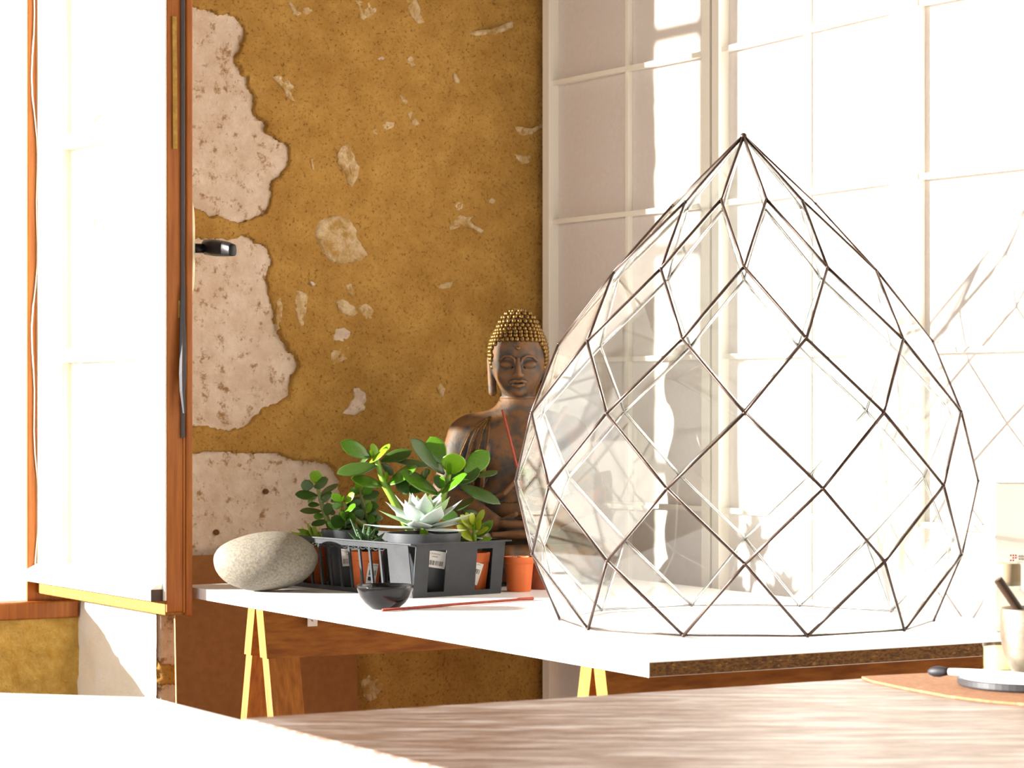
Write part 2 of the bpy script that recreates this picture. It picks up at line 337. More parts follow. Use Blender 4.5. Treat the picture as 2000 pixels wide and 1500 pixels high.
CHIPS = [
 [(530,150),(545,142),(560,155),(574,168),(570,185),(577,200),(570,220),(562,215),(560,195),(550,172)],
 [(692,0),(722,0),(738,18),(728,30),(712,42),(703,35),(700,15)],
 [(790,-4),(810,-4),(822,15),(820,28),(830,44),(815,46),(802,30),(795,15)],
 [(912,66),(930,60),(950,60),(975,50),(995,42),(1008,42),(1000,55),(985,62),(965,68),(930,71)],
 [(735,114),(745,110),(760,114),(757,119),(742,119)],
 [(792,119),(801,108),(808,114),(814,128),(803,131)],
 [(885,143),(890,145),(899,157),(895,164),(889,158)],
 [(778,183),(786,186),(798,203),(795,208),(784,196)],
 [(797,224),(802,216),(806,220),(801,234)],
 [(742,245),(755,236),(772,238),(768,248),(752,256)],
 [(724,258),(732,252),(744,257),(742,264),(728,264)],
 [(803,235),(812,230),(822,242),(812,246),(804,245)],
 [(667,283),(680,280),(690,300),(696,312),(705,325),(700,345),(690,363),(678,352),(672,335),(660,320),(658,300)],
 [(605,308),(609,306),(613,325),(614,335),(609,332)],
 [(625,430),(650,420),(680,425),(695,445),(700,465),(712,485),(720,500),(700,510),(675,516),(650,512),(635,495),(625,475),(615,455)],
 [(876,444),(885,428),(898,420),(925,421),(915,430),(945,450),(940,456),(915,445),(895,440),(880,450)],
 [(887,400),(898,392),(906,398),(902,410),(890,412)],
 [(1000,246),(1020,250),(1040,254),(1062,240),(1070,244),(1045,260),(1020,266)],
 [(1003,300),(1022,303),(1038,302),(1034,318),(1020,322),(1010,312)],
 [(955,390),(961,386),(969,390),(966,397),(957,397)],
 [(606,550),(611,550),(617,556),(610,558)],
 [(574,572),(580,566),(600,572),(602,590),(597,612),(592,638),(584,640),(578,618),(574,595)],
 [(676,556),(686,554),(694,574),(688,582),(678,570)],
 [(655,590),(668,582),(690,596),(700,612),(690,622),(668,612)],
 [(698,600),(714,590),(732,604),(726,624),(712,626)],
 [(648,655),(656,640),(670,638),(686,648),(682,662),(668,672),(655,672)],
 [(645,690),(650,676),(672,674),(686,668),(688,685),(680,702),(660,712),(644,716)],
 [(690,760),(700,752),(712,765),(718,785),(712,802),(690,812),(668,808),(680,795),(692,775)],
 [(852,756),(860,748),(870,758),(866,775),(857,772)],
 [(705,1330),(718,1315),(738,1318),(750,1335),(742,1362),(722,1372),(708,1360)],
 [(562,2),(575,10),(580,24),(590,26),(582,32),(572,27),(568,15)],
 [(590,15),(606,14),(612,22),(600,30),(590,25)],
 [(540,585),(548,580),(552,600),(550,640),(542,645),(538,610)],
 [(848,560),(870,552),(886,548),(880,562),(860,568)]]
for ci, pl in enumerate(CHIPS):                         # broken pieces of rubble stone breaking through the plaster
    q = [Vector((*onwall(*p), 0)) for p in pl]; c = sum(q, Vector())/len(q)
    pts = []
    for i in range(len(q)):
        p, r = q[i], q[(i+1) % len(q)]; jt = min(.0016, (r-p).length*.22)
        pts += [p]+[p.lerp(r, f)+Vector((random.uniform(-1, 1), random.uniform(-1, 1), 0))*jt for f in (.25, .5, .75)]
    big = max((p-c).length for p in q); bm = NB(); rings = []
    for s, h in ((1.05, .007), (.95, .0005-.02*big), (.80, -.001-.05*big), (.58, -.001-.07*big), (.30, -.001-.06*big)):
        ring = []
        for p in pts:
            k = c+(p-c)*s; hh = h+(noise.noise(Vector((k.x*70, k.y*70, ci)))*min(.006, .13*big)+noise.noise(Vector((k.x*210, k.y*210, ci)))*.0016)*(s < 1)
            ring.append(bm.verts.new(W(k.x, hh, k.y)))
        rings.append(ring)
    for ra, rb in zip(rings, rings[1:]):
        n = len(ra)
        for i in range(n): bm.faces.new((ra[i], ra[(i+1) % n], rb[(i+1) % n], rb[i]))
    cv = bm.verts.new(W(c.x, -.001-.07*big, c.y)); ra = rings[-1]
    for i in range(len(ra)): bm.faces.new((ra[i], ra[(i+1) % len(ra)], cv))
    mk('rubble_stone', bm, M['limestone'] if ci in (25, 27, 20, 4) else M['chip'], wall, smooth=False, recalc=True)
M['rust'] = mat('rust', (.20, .07, .012), .9, c2=(.07, .03, .01), scale=200)
for px, py in ((521, 960), (425, 1040)):
    a, z = onwall(px, py); bm = NB(); tube(bm, [W(a, .012, z), W(a, .003, z), W(a, .0015, z)], [.0065, .0062, .004], 10); mk('nail_head', bm, M['rust'], wall, smooth=True)
# ---- window reveal, apron, lintel
HINGE = G(-2.711, 14.52, 0); B_FR = (HINGE-W0).dot(E2); A_H = (HINGE-W0).dot(E1)
A_REV = A_H+.242*U                                      # where the reveal meets the window frame
bm = NB(); n1, n2 = 26, 150; g = []
for j in range(n2+1):
    row = []
    for i in range(n1+1):
        t = i/n1; z = 3.15*j/n2; a = A_EDGE+(A_REV-A_EDGE)*t; b = B_FR*t
        d = fbm(a*12, z*12, b*12, 5)*.006+.004*noise.noise(Vector((z*40, b*40, 1)))
        if i == 0: d = 0
        row.append(bm.verts.new(W(a-d, b+(.012+.004*noise.noise(Vector((z*30, 0, 0))) if i == 0 else 0), z)))
    g.append(row)
for j in range(n2):
    for i in range(n1): bm.faces.new((g[j][i], g[j+1][i], g[j+1][i+1], g[j][i+1]))
tag(mk('wall_reveal', bm, M['limewash'], None, smooth=True, loc=W(A_EDGE, 0, 0)), 'pale limewashed window reveal lit by the sun, under the open casement', 'wall', kind='structure')
A_L = -5.0                                              # left end of the long opening
bm = NB(); na, nb = 130, 42; g = []
for j in range(nb+1):
    row = []
    for i in range(na+1):
        t = i/na; a = A_REV+.02-(A_REV+.02-A_L)*t**2.2; z = .632*j/nb
        d = fbm(a*25, z*25, 4, 6)*.012+.005*noise.noise(Vector((a*90, z*90, 8)))
        row.append(bm.verts.new(W(a, B_FR-.012-d, z)))
    g.append(row)
for j in range(nb):
    for i in range(na): bm.faces.new((g[j][i], g[j][i+1], g[j+1][i+1], g[j+1][i]))
ap = mk('wall_apron', bm, M['rough_gold'], None, smooth=True, loc=W(A_REV, B_FR, 0)); tag(ap, 'rough golden render below the brown window rail', 'wall', kind='structure')
bm = NB(); box(bm, W(A_L, B_FR+.02, 0), E1*(A_REV-A_L), E2*.05, UP*.62)
tag(mk('wall_outer', bm, M['limewash'], None, loc=W(A_L, B_FR, 0)), 'outer wall under the window opening', 'wall', kind='structure')
bm = NB(); box(bm, W(A_L, 0, 3.13), E1*(A_EDGE-A_L), E2*(B_FR+.3), UP*.30)
tag(mk('trim_1', bm, M['limewash'], None, loc=W(A_L, 0, 3.13)), 'lintel above the window', 'lintel', kind='structure')
bm = NB(); box(bm, W(A_REV, B_FR+.09, 0), E1*(A_RIGHT-A_REV), E2*.25, UP*3.40); box(bm, W(A_REV+.02, .05, 0), E1*.0001, E2*(B_FR+.05), UP*3.40)  # the paper-thin second sheet is added to stop light leaking past the reveal
tag(mk('wall_core', bm, M['limewash'], None, loc=W(0, B_FR, 0)), 'thickness of the stone wall behind the plaster, plus an unseen sheet against light leaks', 'wall', kind='structure')
bm = NB(); box(bm, W(A_RIGHT, -6.5, 0), E1*.2, E2*6.7, UP*3.40)
tag(mk('wall_right', bm, M['wallr'], None, loc=W(A_RIGHT, 0, 0)), 'grey brown wall hidden behind the folding paper screen', 'wall', kind='structure')
bm = NB(); box(bm, W(A_L, -6.7, 0), E1*(A_RIGHT+.2-A_L), E2*.2, UP*3.4)  # added out of view to keep daylight off the front faces
tag(mk('wall_front', bm, M['wallr'], None, loc=W(0, -6.5, 0)), 'unseen wall added behind the viewer to weaken the fill light', 'wall', kind='structure')
bm = NB(); box(bm, W(A_L, -6.5, -.1), E1*(A_RIGHT+.2-A_L), E2*(6.5+B_FR+.3), UP*.1)
tag(mk('floor', bm, M['floor'], None, loc=W(0, 0, 0)), 'terracotta floor below the tables', 'floor', kind='structure')
bm = NB(); box(bm, W(A_L, -6.5, 3.40), E1*(A_RIGHT+.2-A_L), E2*(6.5+B_FR+.3), UP*.1)
tag(mk('ceiling', bm, M['ceil'], None, loc=W(0, 0, 3.40)), 'unseen ceiling darkened to cut bounced light', 'ceiling', kind='structure')
bm = NB(); box(bm, (-60, -40, -.35), (120, 0, 0), (0, 120, 0), (0, 0, .2))
tag(mk('ground', bm, M['ground'], None, loc=(0, 0, -.15)), 'bright pale gravel outside the window', 'ground', kind='structure')
# ---- garden shrub beyond the window (mirrored in the terrarium's left panes)
shp = Vector((-3.9, 8.4, -.15)); M['shrub'] = mat('olive_foliage', (.36, .46, .10), .6, c2=(.20, .30, .05), scale=4, trans=.4)
sh = root('garden_shrub', 'loose pale green garden shrub outside the window, mirrored in the terrarium panes', 'shrub', shp)
bm = NB(); me_ = []
for k in range(7):
    an = k*2.4; t0 = shp+Vector((0, 0, 0)); t1 = shp+Vector((.5*math.cos(an), .5*math.sin(an), 1.9+.2*(k % 3)))
    tube(bm, [t0, t0.lerp(t1, .5)+Vector((.08*math.sin(k), .06, .1)), t1], [.022, .014, .005], 6)
mk('branch', bm, M['leg_wood'], sh, smooth=True)
bm = NB()
for k in range(2600):
    c_ = shp+Vector((random.gauss(0, .42), random.gauss(0, .42), random.uniform(.35, 2.35))); d_ = Vector((random.gauss(0, 1), random.gauss(0, 1), random.gauss(0, 1))).normalized(); s_, t_ = frame_of(d_)
    L_ = random.uniform(.05, .09); v_ = [bm.verts.new(c_+x) for x in (Vector(), d_*L_*.5+s_*L_*.16, d_*L_, d_*L_*.5-s_*L_*.16)]; bm.faces.new(v_)
fo = mk('foliage', bm, M['shrub'], sh, recalc=False); fo['kind'] = 'stuff'
# ---- window: frame and open casement
win = root('window_1', 'white painted casement window with brown edge standing open beside the plaster wall', 'window', W(A_H, B_FR, .667), kind='structure')
bm = NB(); box(bm, W(A_H-.056*U, B_FR-.005, .64), E1*(A_REV-A_H+.056*U+.01), E2*.012, UP*2.46); box(bm, W(A_H+.02, B_FR+.007, .64), E1*(A_REV-A_H-.01), E2*.05, UP*2.46); mk('frame_post', bm, M['brown_wood'], win, bevel=.003)
bm = NB(); box(bm, W(A_L, B_FR-.028, .630), E1*(A_REV-.004-A_L), E2*.035, UP*.040); mk('frame_rail', bm, M['brown_wood'], win, bevel=.004)
bm = NB(); box(bm, W(A_L, B_FR+.007, .630), E1*(A_H-.03-A_L), E2*.055, UP*.030); mk('rebate', bm, M['raw_wood'], win, bevel=.002)
bm = NB(); prism(bm, [W(A_L, B_FR+.062, .64), W(A_L, B_FR+.062, .668), W(A_L, B_FR+.12, .660), W(A_L, B_FR+.12, .63)], E1*(A_H+.02-A_L)); mk('outer_sill', bm, M['limewash'], win, bevel=.004, label='pale stone sill outside the window')
bm = NB(); box(bm, W(A_L, B_FR-.005, 3.08), E1*(A_REV-A_L), E2*.075, UP*.07); mk('frame_head', bm, M['brown_wood'], win)
SQ = G(-1.769, 13.0, 0); SD = (HINGE-SQ); SW = SD.length; SD.normalize(); SN = Vector((-SD.y, SD.x, 0)); 
if SN.x < 0: SN = -SN                                   # SN: towards the room side (right)
ST = .153*U; ZB, ZTp = .687, 3.05
def S(w, n, z): return SQ+SD*w+SN*n+UP*z                # sash frame: w from free edge to hinge, n through the thickness
sash = None
PAINT = .004
g0, g1 = .34*U, 1.401*U
bm = NB(); box(bm, S(0, PAINT, ZB+.006), SD*g0, SN*.036, UP*(ZTp-ZB-.006)); sash = mk('casement_sash', bm, M['brown_wood'], win, bevel=.002, label='brown stained closing edge of the casement')
def sp(name, m, bev=.0015, **k):
    return mk(name, bm, m, sash, bevel=bev, **k)
bm = NB(); box(bm, S(-.001, .040, ZB+.004), SD*g0, SN*(ST-.040-.016), UP*(ZTp-ZB-.004)); sp('rebate_strip', M['brown_wood'])
bm = NB(); box(bm, S(-.003, ST-.0155, ZB-.004), SD*(g0+.003), SN*.0155, UP*(ZTp-ZB)); sp('closing_lip', M['brown_wood'], .004)
bm = NB(); box(bm, S(0, 0, ZB+.03), SD*g0, SN*PAINT, UP*(ZTp-ZB-.03)); sp('painted_stile', M['white_paint'])
bm = NB(); box(bm, S(g1, 0, ZB+.03), SD*(SW-g1), SN*.05, UP*(ZTp-ZB-.03)); sp('painted_stile', M['white_paint'])
bm = NB(); box(bm, S(g1+.035, -.004, ZB+.07), SD*.006, SN*.005, UP*(ZTp-ZB-.07)); sp('bead', M['white_paint'])
bm = NB(); box(bm, S(g0, 0, ZB+.03), SD*(g1-g0), SN*.05, UP*(.765-ZB-.03)); sp('painted_rail', M['white_paint'])
bm = NB(); box(bm, S(g0, 0, ZTp-.08), SD*(g1-g0), SN*.05, UP*.08); sp('painted_rail', M['white_paint'])
bm = NB(); box(bm, S(.004, .002, ZB), SD*(SW-.01), SN*.048, UP*.032); sp('bottom_rail', M['raw_wood'], .003, label='bare worn wood below the drip moulding')
bm = NB(); prism(bm, [S(.012, 0, .718), S(.012, -.026, .716), S(.012, -.026, .741), S(.012, 0, .756)], SD*(SW-.01)); sp('drip_moulding', M['white_paint'], .002)
bm = NB(); box(bm, S(.0105, -.026, .716), SD*.0015, SN*.026, UP*.024); sp('drip_end', M['stick'], 0, label='dark end grain of the drip moulding')
for z in (1.2265, 1.70, 2.17, 2.64):
    bm = NB(); prism(bm, [S(g0, .004, z-.016), S(g0, .0, z-.008), S(g0, .0, z+.008), S(g0, .004, z+.016), S(g0, .045, z+.016), S(g0, .045, z-.016)], SD*(g1-g0)); sp('muntin', M['white_paint'])
zs = [.765, 1.2265, 1.70, 2.17, 2.64, ZTp-.08]
for za, zb in zip(zs, zs[1:]):
    bm = NB(); box(bm, S(g0-.004, .020, za), SD*(g1-g0+.008), SN*.004, UP*(zb-za)); sp('pane', M['window_glass'], 0)
bm = NB(); tube(bm, [S(-.0022, .0385, z) for z in np.linspace(1.05, 2.58, 30)], .0045, 8); sp('seal_strip', M['seal'], 0, label='dark grey rubber weather seal hanging loose')
bm = NB(); pts = [(1.06, .0385, .005), (.99, .036, .006), (.93, .035, .0075), (.88, .033, .008), (.845, .032, .006), (.80, .0345, .003)]
tube(bm, [S(-.004-.003*i, n, z+.30) for i, (z, n, r) in enumerate(pts)], [r for *_, r in pts], 8)
o = sp('loose_seal', M['seal'], 0)
bm = NB(); box(bm, S(-.0035, .016, 1.64), SD*.003, SN*.009, UP*.27)
for v in bm.verts: v.co += SN*.002*noise.noise(v.co*30)
sp('foam_strip', M['foam'], 0, label='strip of old yellow foam')
bm = NB(); box(bm, S(-.0035, .029, 1.295), SD*.003, SN*.006, UP*.035); sp('foam_strip', M['foam'], 0)
# handle
hz = ZC-(484-HZ)/F*13.1*U; hw = .016
bm = NB(); prof = []
for k in range(24):
    an = 2*math.pi*k/24; prof.append(S(hw+.014*math.cos(an)*(1 if abs(math.sin(an)) < .9 else .9), ST-.001, hz+.097*math.copysign(abs(math.sin(an))**.7, math.sin(an))))
prism(bm, prof, SN*.009); sp('handle_plate', M['plate'], .003, label='long pale brass handle plate')
bm = NB(); tube(bm, [S(hw, ST+.006, hz), S(hw, ST+.034, hz)], .010, 12); sp('handle_neck', M['black_plastic'], 0, smooth=True)
bm = NB(); pts = [(hw+.012, .040, .004), (hw, .041, .003), (hw-.03, .046, 0), (hw-.07, .052, -.004), (hw-.098, .052, -.008)]
rr = [.010, .0155, .0165, .0145, .0115]; rings = []
for (w, n, dz), r in zip(pts, rr):
    c = S(w, ST+n, hz+dz); rings.append([bm.verts.new(c+SN*(r*.8*math.copysign(abs(math.cos(q))**.6, math.cos(q)))+UP*(r*1.05*math.copysign(abs(math.sin(q))**.6, math.sin(q)))) for q in [2*math.pi*k/16 for k in range(16)]])
for a, b in zip(rings, rings[1:]):
    for k in range(16): bm.faces.new((a[k], a[(k+1) % 16], b[(k+1) % 16], b[k]))
bm.faces.new(rings[0]); bm.faces.new(rings[-1][::-1]); sp('handle_lever', M['black_plastic'], .002, smooth=True, label='black window handle lever')
# hinge-side cable
bm = NB(); zs = np.linspace(.72, 2.58, 40)
tube(bm, [W(A_H-.012*U+.006*math.sin(z*9)+.003*math.sin(z*23), B_FR-.009, z) for z in zs], .0016, 6)
tag(mk('cable', bm, M['cable'], None, smooth=True, loc=W(A_H, B_FR, .72)), 'thin white cable running up the brown window post', 'cable')
# ================================================================== FOLDING SCREEN
scr = root('folding_screen', 'tall cream folding screen with white paper panels behind the glass terrarium', 'screen', G(1.05, 13.03, 0))
ZR = [ZC+(1.838+.3115*k-ZC)*1.03 for k in range(-5, 2)]
def panel(p0, d, w):
    d = Vector((d[0], d[1], 0)).normalized(); o = G(p0[0], p0[1], 0); n = Vector((-d.y, d.x, 0))
    if n.y > 0: n = -n                                   # n faces the room
    w *= U; sw = .029; zt = 2.26
    bm = NB(); box(bm, o+UP*.02-n*.007, d*sw, n*.030, UP*(zt-.02)); pan = mk('screen_panel', bm, M['shoji_frame'], scr, bevel=.0015)
    bm = NB(); box(bm, o+d*(w-sw)+UP*.02-n*.007, d*sw, n*.030, UP*(zt-.02)); mk('stile', bm, M['shoji_frame'], pan, bevel=.0015)
    for z0, h in ((.02, .05), (zt-.035, .035)):
        bm = NB(); box(bm, o+d*sw+UP*z0-n*.006, d*(w-2*sw), n*.026, UP*h); mk('rail', bm, M['shoji_frame'], pan)
    bm = NB(); box(bm, o+d*(sw-.004)+UP*.07-n*.004, d*(w-2*sw+.008), n*.0012, UP*(zt-.10)); mk('paper', bm, M['paper'], pan, label='white translucent paper of the screen')
    bm = NB(); box(bm, o+d*(w/2-.0055)+UP*.07-n*.0025, d*.011, n*.012, UP*(zt-.105)); mk('vertical_bar', bm, M['shoji_frame'], pan)
    for z in ZR:
        bm = NB(); box(bm, o+d*(sw-.008)+UP*(z-.0055)-n*.002, d*(w-2*sw+.016), n*.0165, UP*.011); mk('cross_bar', bm, M['shoji_frame'], pan)
    return o, d, n, w
KS = 1.03
p1 = panel((.218*KS, 14.38*KS), (.527, -.85), 1.585*KS)
p2 = panel((1.066*KS, 13.01*KS), (.44, -.898), 1.655*KS)
p3 = panel((1.81*KS, 11.49*KS), (.535, -.845), 1.63*KS)
for (px, Y, y0, y1) in ((1398.5, 13.4, 135, 198), (1773, 11.83, 60, 128)):
    bm = NB(); a = P(px, y1, Y); b = P(px, y0, Y); a.y -= .012; b.y -= .012; k = 5
    for i in range(k):
        q0 = a.lerp(b, (i+.04)/k); q1 = a.lerp(b, (i+.96)/k); tube(bm, [q0, q1], .0032, 8)
    mk('hinge', bm, M['brass'], scr, smooth=False, label='small brass hinge between two panels')
# ================================================================== HARDBOARD
a0, zt = onwall(334, 1090)[0], .792; a1 = onwall(685, 1250)[0]
hb = root('hardboard_sheet', 'brown hardboard sheet leaning against the wall under the white table', 'board', W(a0, -.05, 0))
bm = NB(); prism(bm, [W(a0, -.052, 0), W(a1, -.052, 0), W(a1, -.014, zt), W(a0, -.014, zt)], -E2*.005); mk('sheet', bm, M['hardboard'], hb)
bm = NB(); prism(bm, [W(a0-.0012, -.052, 0), W(a0, -.052, 0), W(a0, -.014, zt), W(a0-.0012, -.014, zt)], -E2*.005); mk('cut_edge', bm, M['sunlit_board_edge'], hb, label='cut edge of the hardboard with sunlight painted in')
# ================================================================== WHITE TABLE ON TRESTLES
C0 = G(.503, 9.386, 0); TL, TW, TH = 4.53*U, 2.29*U, .0225
def TB(l, w, z): return C0+E2*l+E1*w+UP*z
top = root('white_tabletop', 'long white tabletop on two wooden trestles carrying the glass terrarium', 'tabletop', TB(0, 0, ZT-TH))
bm = NB(); box(bm, TB(.0025, 0, ZT-TH), E2*(TL-.0025), E1*TW, UP*TH); mk('panel', bm, M['white_melamine'], top, bevel=.001)
bm = NB(); box(bm, TB(0, .0015, ZT-TH+.0012), E2*.0025, E1*(TW-.0015), UP*(TH-.0022)); mk('raw_edge', bm, M['chipboard'], top, label='bare chipboard end of the tabletop')
bm = NB(); box(bm, TB(-.0004, -.0002, ZT-TH), E2*.003, E1*.0018, UP*(TH)); mk('edge_band', bm, M['white_melamine'], top)
def trestle(l, label):
    t = root('trestle', label, 'trestle', TB(l, TW/2, 0), 'wooden trestles under the white tabletop')
    z1 = ZT-TH; inset = .020; Lb = TW-.05
    for s in (-1, 1):
        sl = math.tan(math.radians(12))
        off = lambda z: s*(.0185+(z1-z)*sl)               # centre line of the frame on this side
        th = .034; q = lambda z, w, k: TB(l+off(z)+k*th/2, w, z)
        bm = NB()
        v = [(z1-.002), (z1-.098)]
        prism(bm, [q(v[0], inset, -1), q(v[0], inset, 1), q(v[1], inset, 1), q(v[1], inset, -1)], E1*Lb); mk('top_rail', bm, M['trestle_wood'], t, bevel=.002)
        for w0 in (inset+.0015, inset+Lb-.0685-.0015):
            bm = NB(); prism(bm, [q(z1-.075, w0, -.9+s*.0), q(z1-.075, w0, .9), q(.002, w0, .9), q(.002, w0, -.9)], E1*.068); 
            mk('leg', bm, M['leg_wood'], t, bevel=.002)
        bm = NB(); prism(bm, [q(.22, inset+.068, -.8), q(.22, inset+.068, .8), q(.17, inset+.068, .8), q(.17, inset+.068, -.8)], E1*(Lb-.137)); mk('stretcher', bm, M['trestle_wood'], t, bevel=.002)
        for w0, wl in ((inset-.0018, .0022),):           # saw-cut ends catch the sun
            bm = NB(); prism(bm, [q(z1-.003, w0, -.96), q(z1-.003, w0, .96), q(z1-.097, w0, .96), q(z1-.097, w0, -.96)], E1*wl); mk('end_grain', bm, M['raw_wood'], t)
    return t
tr1 = trestle(3.665*U, 'pine trestle near the plaster wall with a zinc hinge plate on its rail')
bm = NB()
bq = TB(3.665*U-.0185-.070*math.tan(math.radians(12))-.0178, 0, 0); kq = (600-1000)/F; wq = (kq*bq.y-bq.x)/(E1.x-kq*E1.y)
q0 = bq+E1*wq; q0.z = ZC-(1224-HZ)/F*q0.y
box(bm, q0, E1*.022, -E2*.002, UP*.024)
hp = mk('hinge_plate', bm, M['galv'], tr1, bevel=.001, label='zinc hinge plate')
bm = NB(); ball(bm, q0+E1*.011-E2*.002+UP*.014, .004, 10, 6, (1, 1, 1)); mk('screw', bm, M['galv'], hp, smooth=True)
trestle(.469*U, 'pine trestle at the bare chipboard end of the white tabletop')
# ================================================================== GLASS TERRARIUM
zome = root('glass_terrarium', 'large onion-shaped clear glass terrarium with dark copper seams on the white table', 'terrarium', G(1.0153, 11.09, ZT))
HS = (ZT+.0053, (1.1527*U+ZC-ZT-.0053)/7)
def zv(k, j):
    r = math.sin(k*math.pi/10); a = math.radians(18*j)-.0915
    return Vector(((1.0153+r*math.sin(a))*U, (11.09-r*math.cos(a))*U, HS[0]+HS[1]*(7-k)))
edges = set()
def E_(k1, j1, k2, j2):
    j1 = 0 if k1 == 0 else j1 % 20; edges.add((k1, j1, k2, j2 % 20))
CEN = G(1.0153, 11.09, ZT+.3)
def pane(vs):
    c = sum(vs, Vector())/len(vs); n = (vs[1]-vs[0]).cross(vs[2]-vs[0]).normalized()
    if n.dot(c-CEN) < 0: n = -n
    v2 = [c+(v-c)*(1-.0022/max((v-c).length, .01)) for v in vs]; bm = NB(); prism(bm, [v-n*.0011 for v in v2], n*.0022); mk('pane', bm, M['glass'], zome)
for k in range(0, 6):
    for j in range(-9 if k % 2 else -8, 11, 2):
        if k: E_(k, j, k+1, j-1); E_(k, j, k+1, j+1)
        else: E_(0, 0, 1, j-1)
        E_(k+1, j-1, k+2, j); E_(k+1, j+1, k+2, j)
        pane([zv(k, j), zv(k+1, j+1), zv(k+2, j), zv(k+1, j-1)])
for j in range(-8, 11, 2):
    pane([zv(6, j), zv(7, j+1), zv(7, j-1)]); E_(7, j-1, 7, j+1)
bm = NB(); bm2 = NB()
for (k1, j1, k2, j2) in edges:
    a, b = zv(k1, j1), zv(k2, j2); r = .0025 if k1 != 7 else .0014
    o1 = (a+b)/2-CEN; o1 = o1.normalized(); pts = [a.lerp(b, t)+o1*.0006 for t in (0, .3, .62, 1)]; tube(bm, pts, [r*random.uniform(.9, 1.15) for _ in pts], 6)
    pts = [a.lerp(b, t)-o1*.0012 for t in (0, .3, .62, 1)]; tube(bm2, pts, [r*random.uniform(.85, 1.05) for _ in pts], 8)
for k in range(1, 8):
    for j in range(20):
        if j % 2 == k % 2: ball(bm, zv(k, j), .0036, 8, 5)
ball(bm, zv(0, 0)+UP*-.001, .0065, 10, 6)
mk('seam_frame', bm, M['came'], zome, smooth=True, label='dark copper soldered seams')
mk('inner_solder', bm2, M['solder'], zome, smooth=True, label='bright silver solder on the inside of the seams')
zome.rotation_euler = (0, -.004, 0)
# ================================================================== PEBBLE
bm = NB(); bmesh.ops.create_icosphere(bm, subdivisions=5, radius=1)
c = G(-1.245, 12.90, ZT); 
for v in bm.verts:
    p = v.co.copy(); s = 1+.05*noise.noise(p*1.1+Vector((3, 1, 0)))+.004*noise.noise(p*9)
    x, y, z = p*s; x = math.copysign(abs(x)**.93, x)
    v.co = c+Vector((x*.1055, y*.076, (z*(.058 if z > 0 else .061)+.060)+.010*x*(.5-.5*z)*0+.005*x))
mn = min(v.co.z for v in bm.verts)
for v in bm.verts: v.co.z += ZT+.0003-mn
tag(mk('pebble', bm, M['stone'], None, smooth=True, loc=c), 'large smooth grey beach pebble beside the plant tray at the table end', 'stone')
# ================================================================== TRAY
K = G(-.484, 12.43, ZT); TX = Vector((.79, .61, 0)).normalized(); TY = Vector((-.61, .79, 0)).normalized(); TLx, TLy, THt = .54*U, 1.15*U, .1055
def R(s, o, z=0): return K+TY*s+TX*o+UP*z              # s along the long side, o across
tray = root('plant_tray', 'dark grey plastic slotted carrying tray full of potted succulents', 'tray', R(TLy/2, TLx/2, 0))
fl = .012                                               # outward flare towards the top
def sidepoly(name, p0, d, out, x0, x1, z0, z1, th=.0022, m='tray'):
    bm = NB(); f = lambda x, z: p0+d*x+out*(fl*z/THt)+UP*z
    prism(bm, [f(x0, z0), f(x1, z0), f(x1, z1), f(x0, z1)], -out*th); return mk(name, bm, M[m], tray)
bm = NB(); box(bm, R(.003, .003, .001), TY*(TLy-.006), TX*(TLx-.006), UP*.0025); mk('base', bm, M['tray'], tray)
def short_side(p0, d, out):
    def X(px): return (px-806)/(979-806)*TLx
    sidepoly('lower_band', p0, d, out, 0, TLx, 0, .010)
    sidepoly('upper_band', p0, d, out, 0, TLx, .092, THt)
    for x0, x1 in ((.0, X(833)), (X(866), X(926)), (X(957), TLx)): sidepoly('side_panel', p0, d, out, x0, x1, .010, .092)
short_side(R(0, 0), TX, -TY); short_side(R(TLy, 0), TX, TY)
def long_side(p0, d, out, flip=False):
    sidepoly('lower_band', p0, d, out, 0, TLy, 0, .009); sidepoly('upper_band', p0, d, out, 0, TLy, .094, THt)
    sidepoly('corner_panel', p0, d, out, 0, .072, .009, .094); sidepoly('corner_panel', p0, d, out, TLy-.072, TLy, .009, .094)
    x = .096
    while x < TLy-.08: sidepoly('slat', p0, d, out, x, x+.0062, .009, .094, .004); x += .0365
    bm = NB(); x = .09                                  # scalloped fringe below the rim
    while x < TLy-.08:
        tube(bm, [p0+d*(x+.010*math.cos(q))+out*(fl*.9)+UP*(.0945-.005*math.sin(q)) for q in np.linspace(0, math.pi, 7)], .0011, 5); x += .022
    mk('scallops', bm, M['tray'], tray)
long_side(R(0, 0), TY, -TX); long_side(R(0, TLx), TY, TX)
bm = NB(); pts = [R(-fl-.004, -fl-.004), R(TLy+fl+.004, -fl-.004), R(TLy+fl+.004, TLx+fl+.004), R(-fl-.004, TLx+fl+.004)]
inn = [R(-fl+.003, -fl+.003), R(TLy+fl-.003, -fl+.003), R(TLy+fl-.003, TLx+fl-.003), R(-fl+.003, TLx+fl-.003)]
for i in range(4):
    j = (i+1) % 4; v = [bm.verts.new(p+UP*z) for z in (THt-.001, THt+.0018) for p in (pts[i], pts[j], inn[j], inn[i])]
    for f in ((0, 1, 2, 3), (4, 7, 6, 5), (0, 4, 5, 1), (2, 6, 7, 3)): bm.faces.new([v[q] for q in f])
mk('rim', bm, M['tray'], tray)
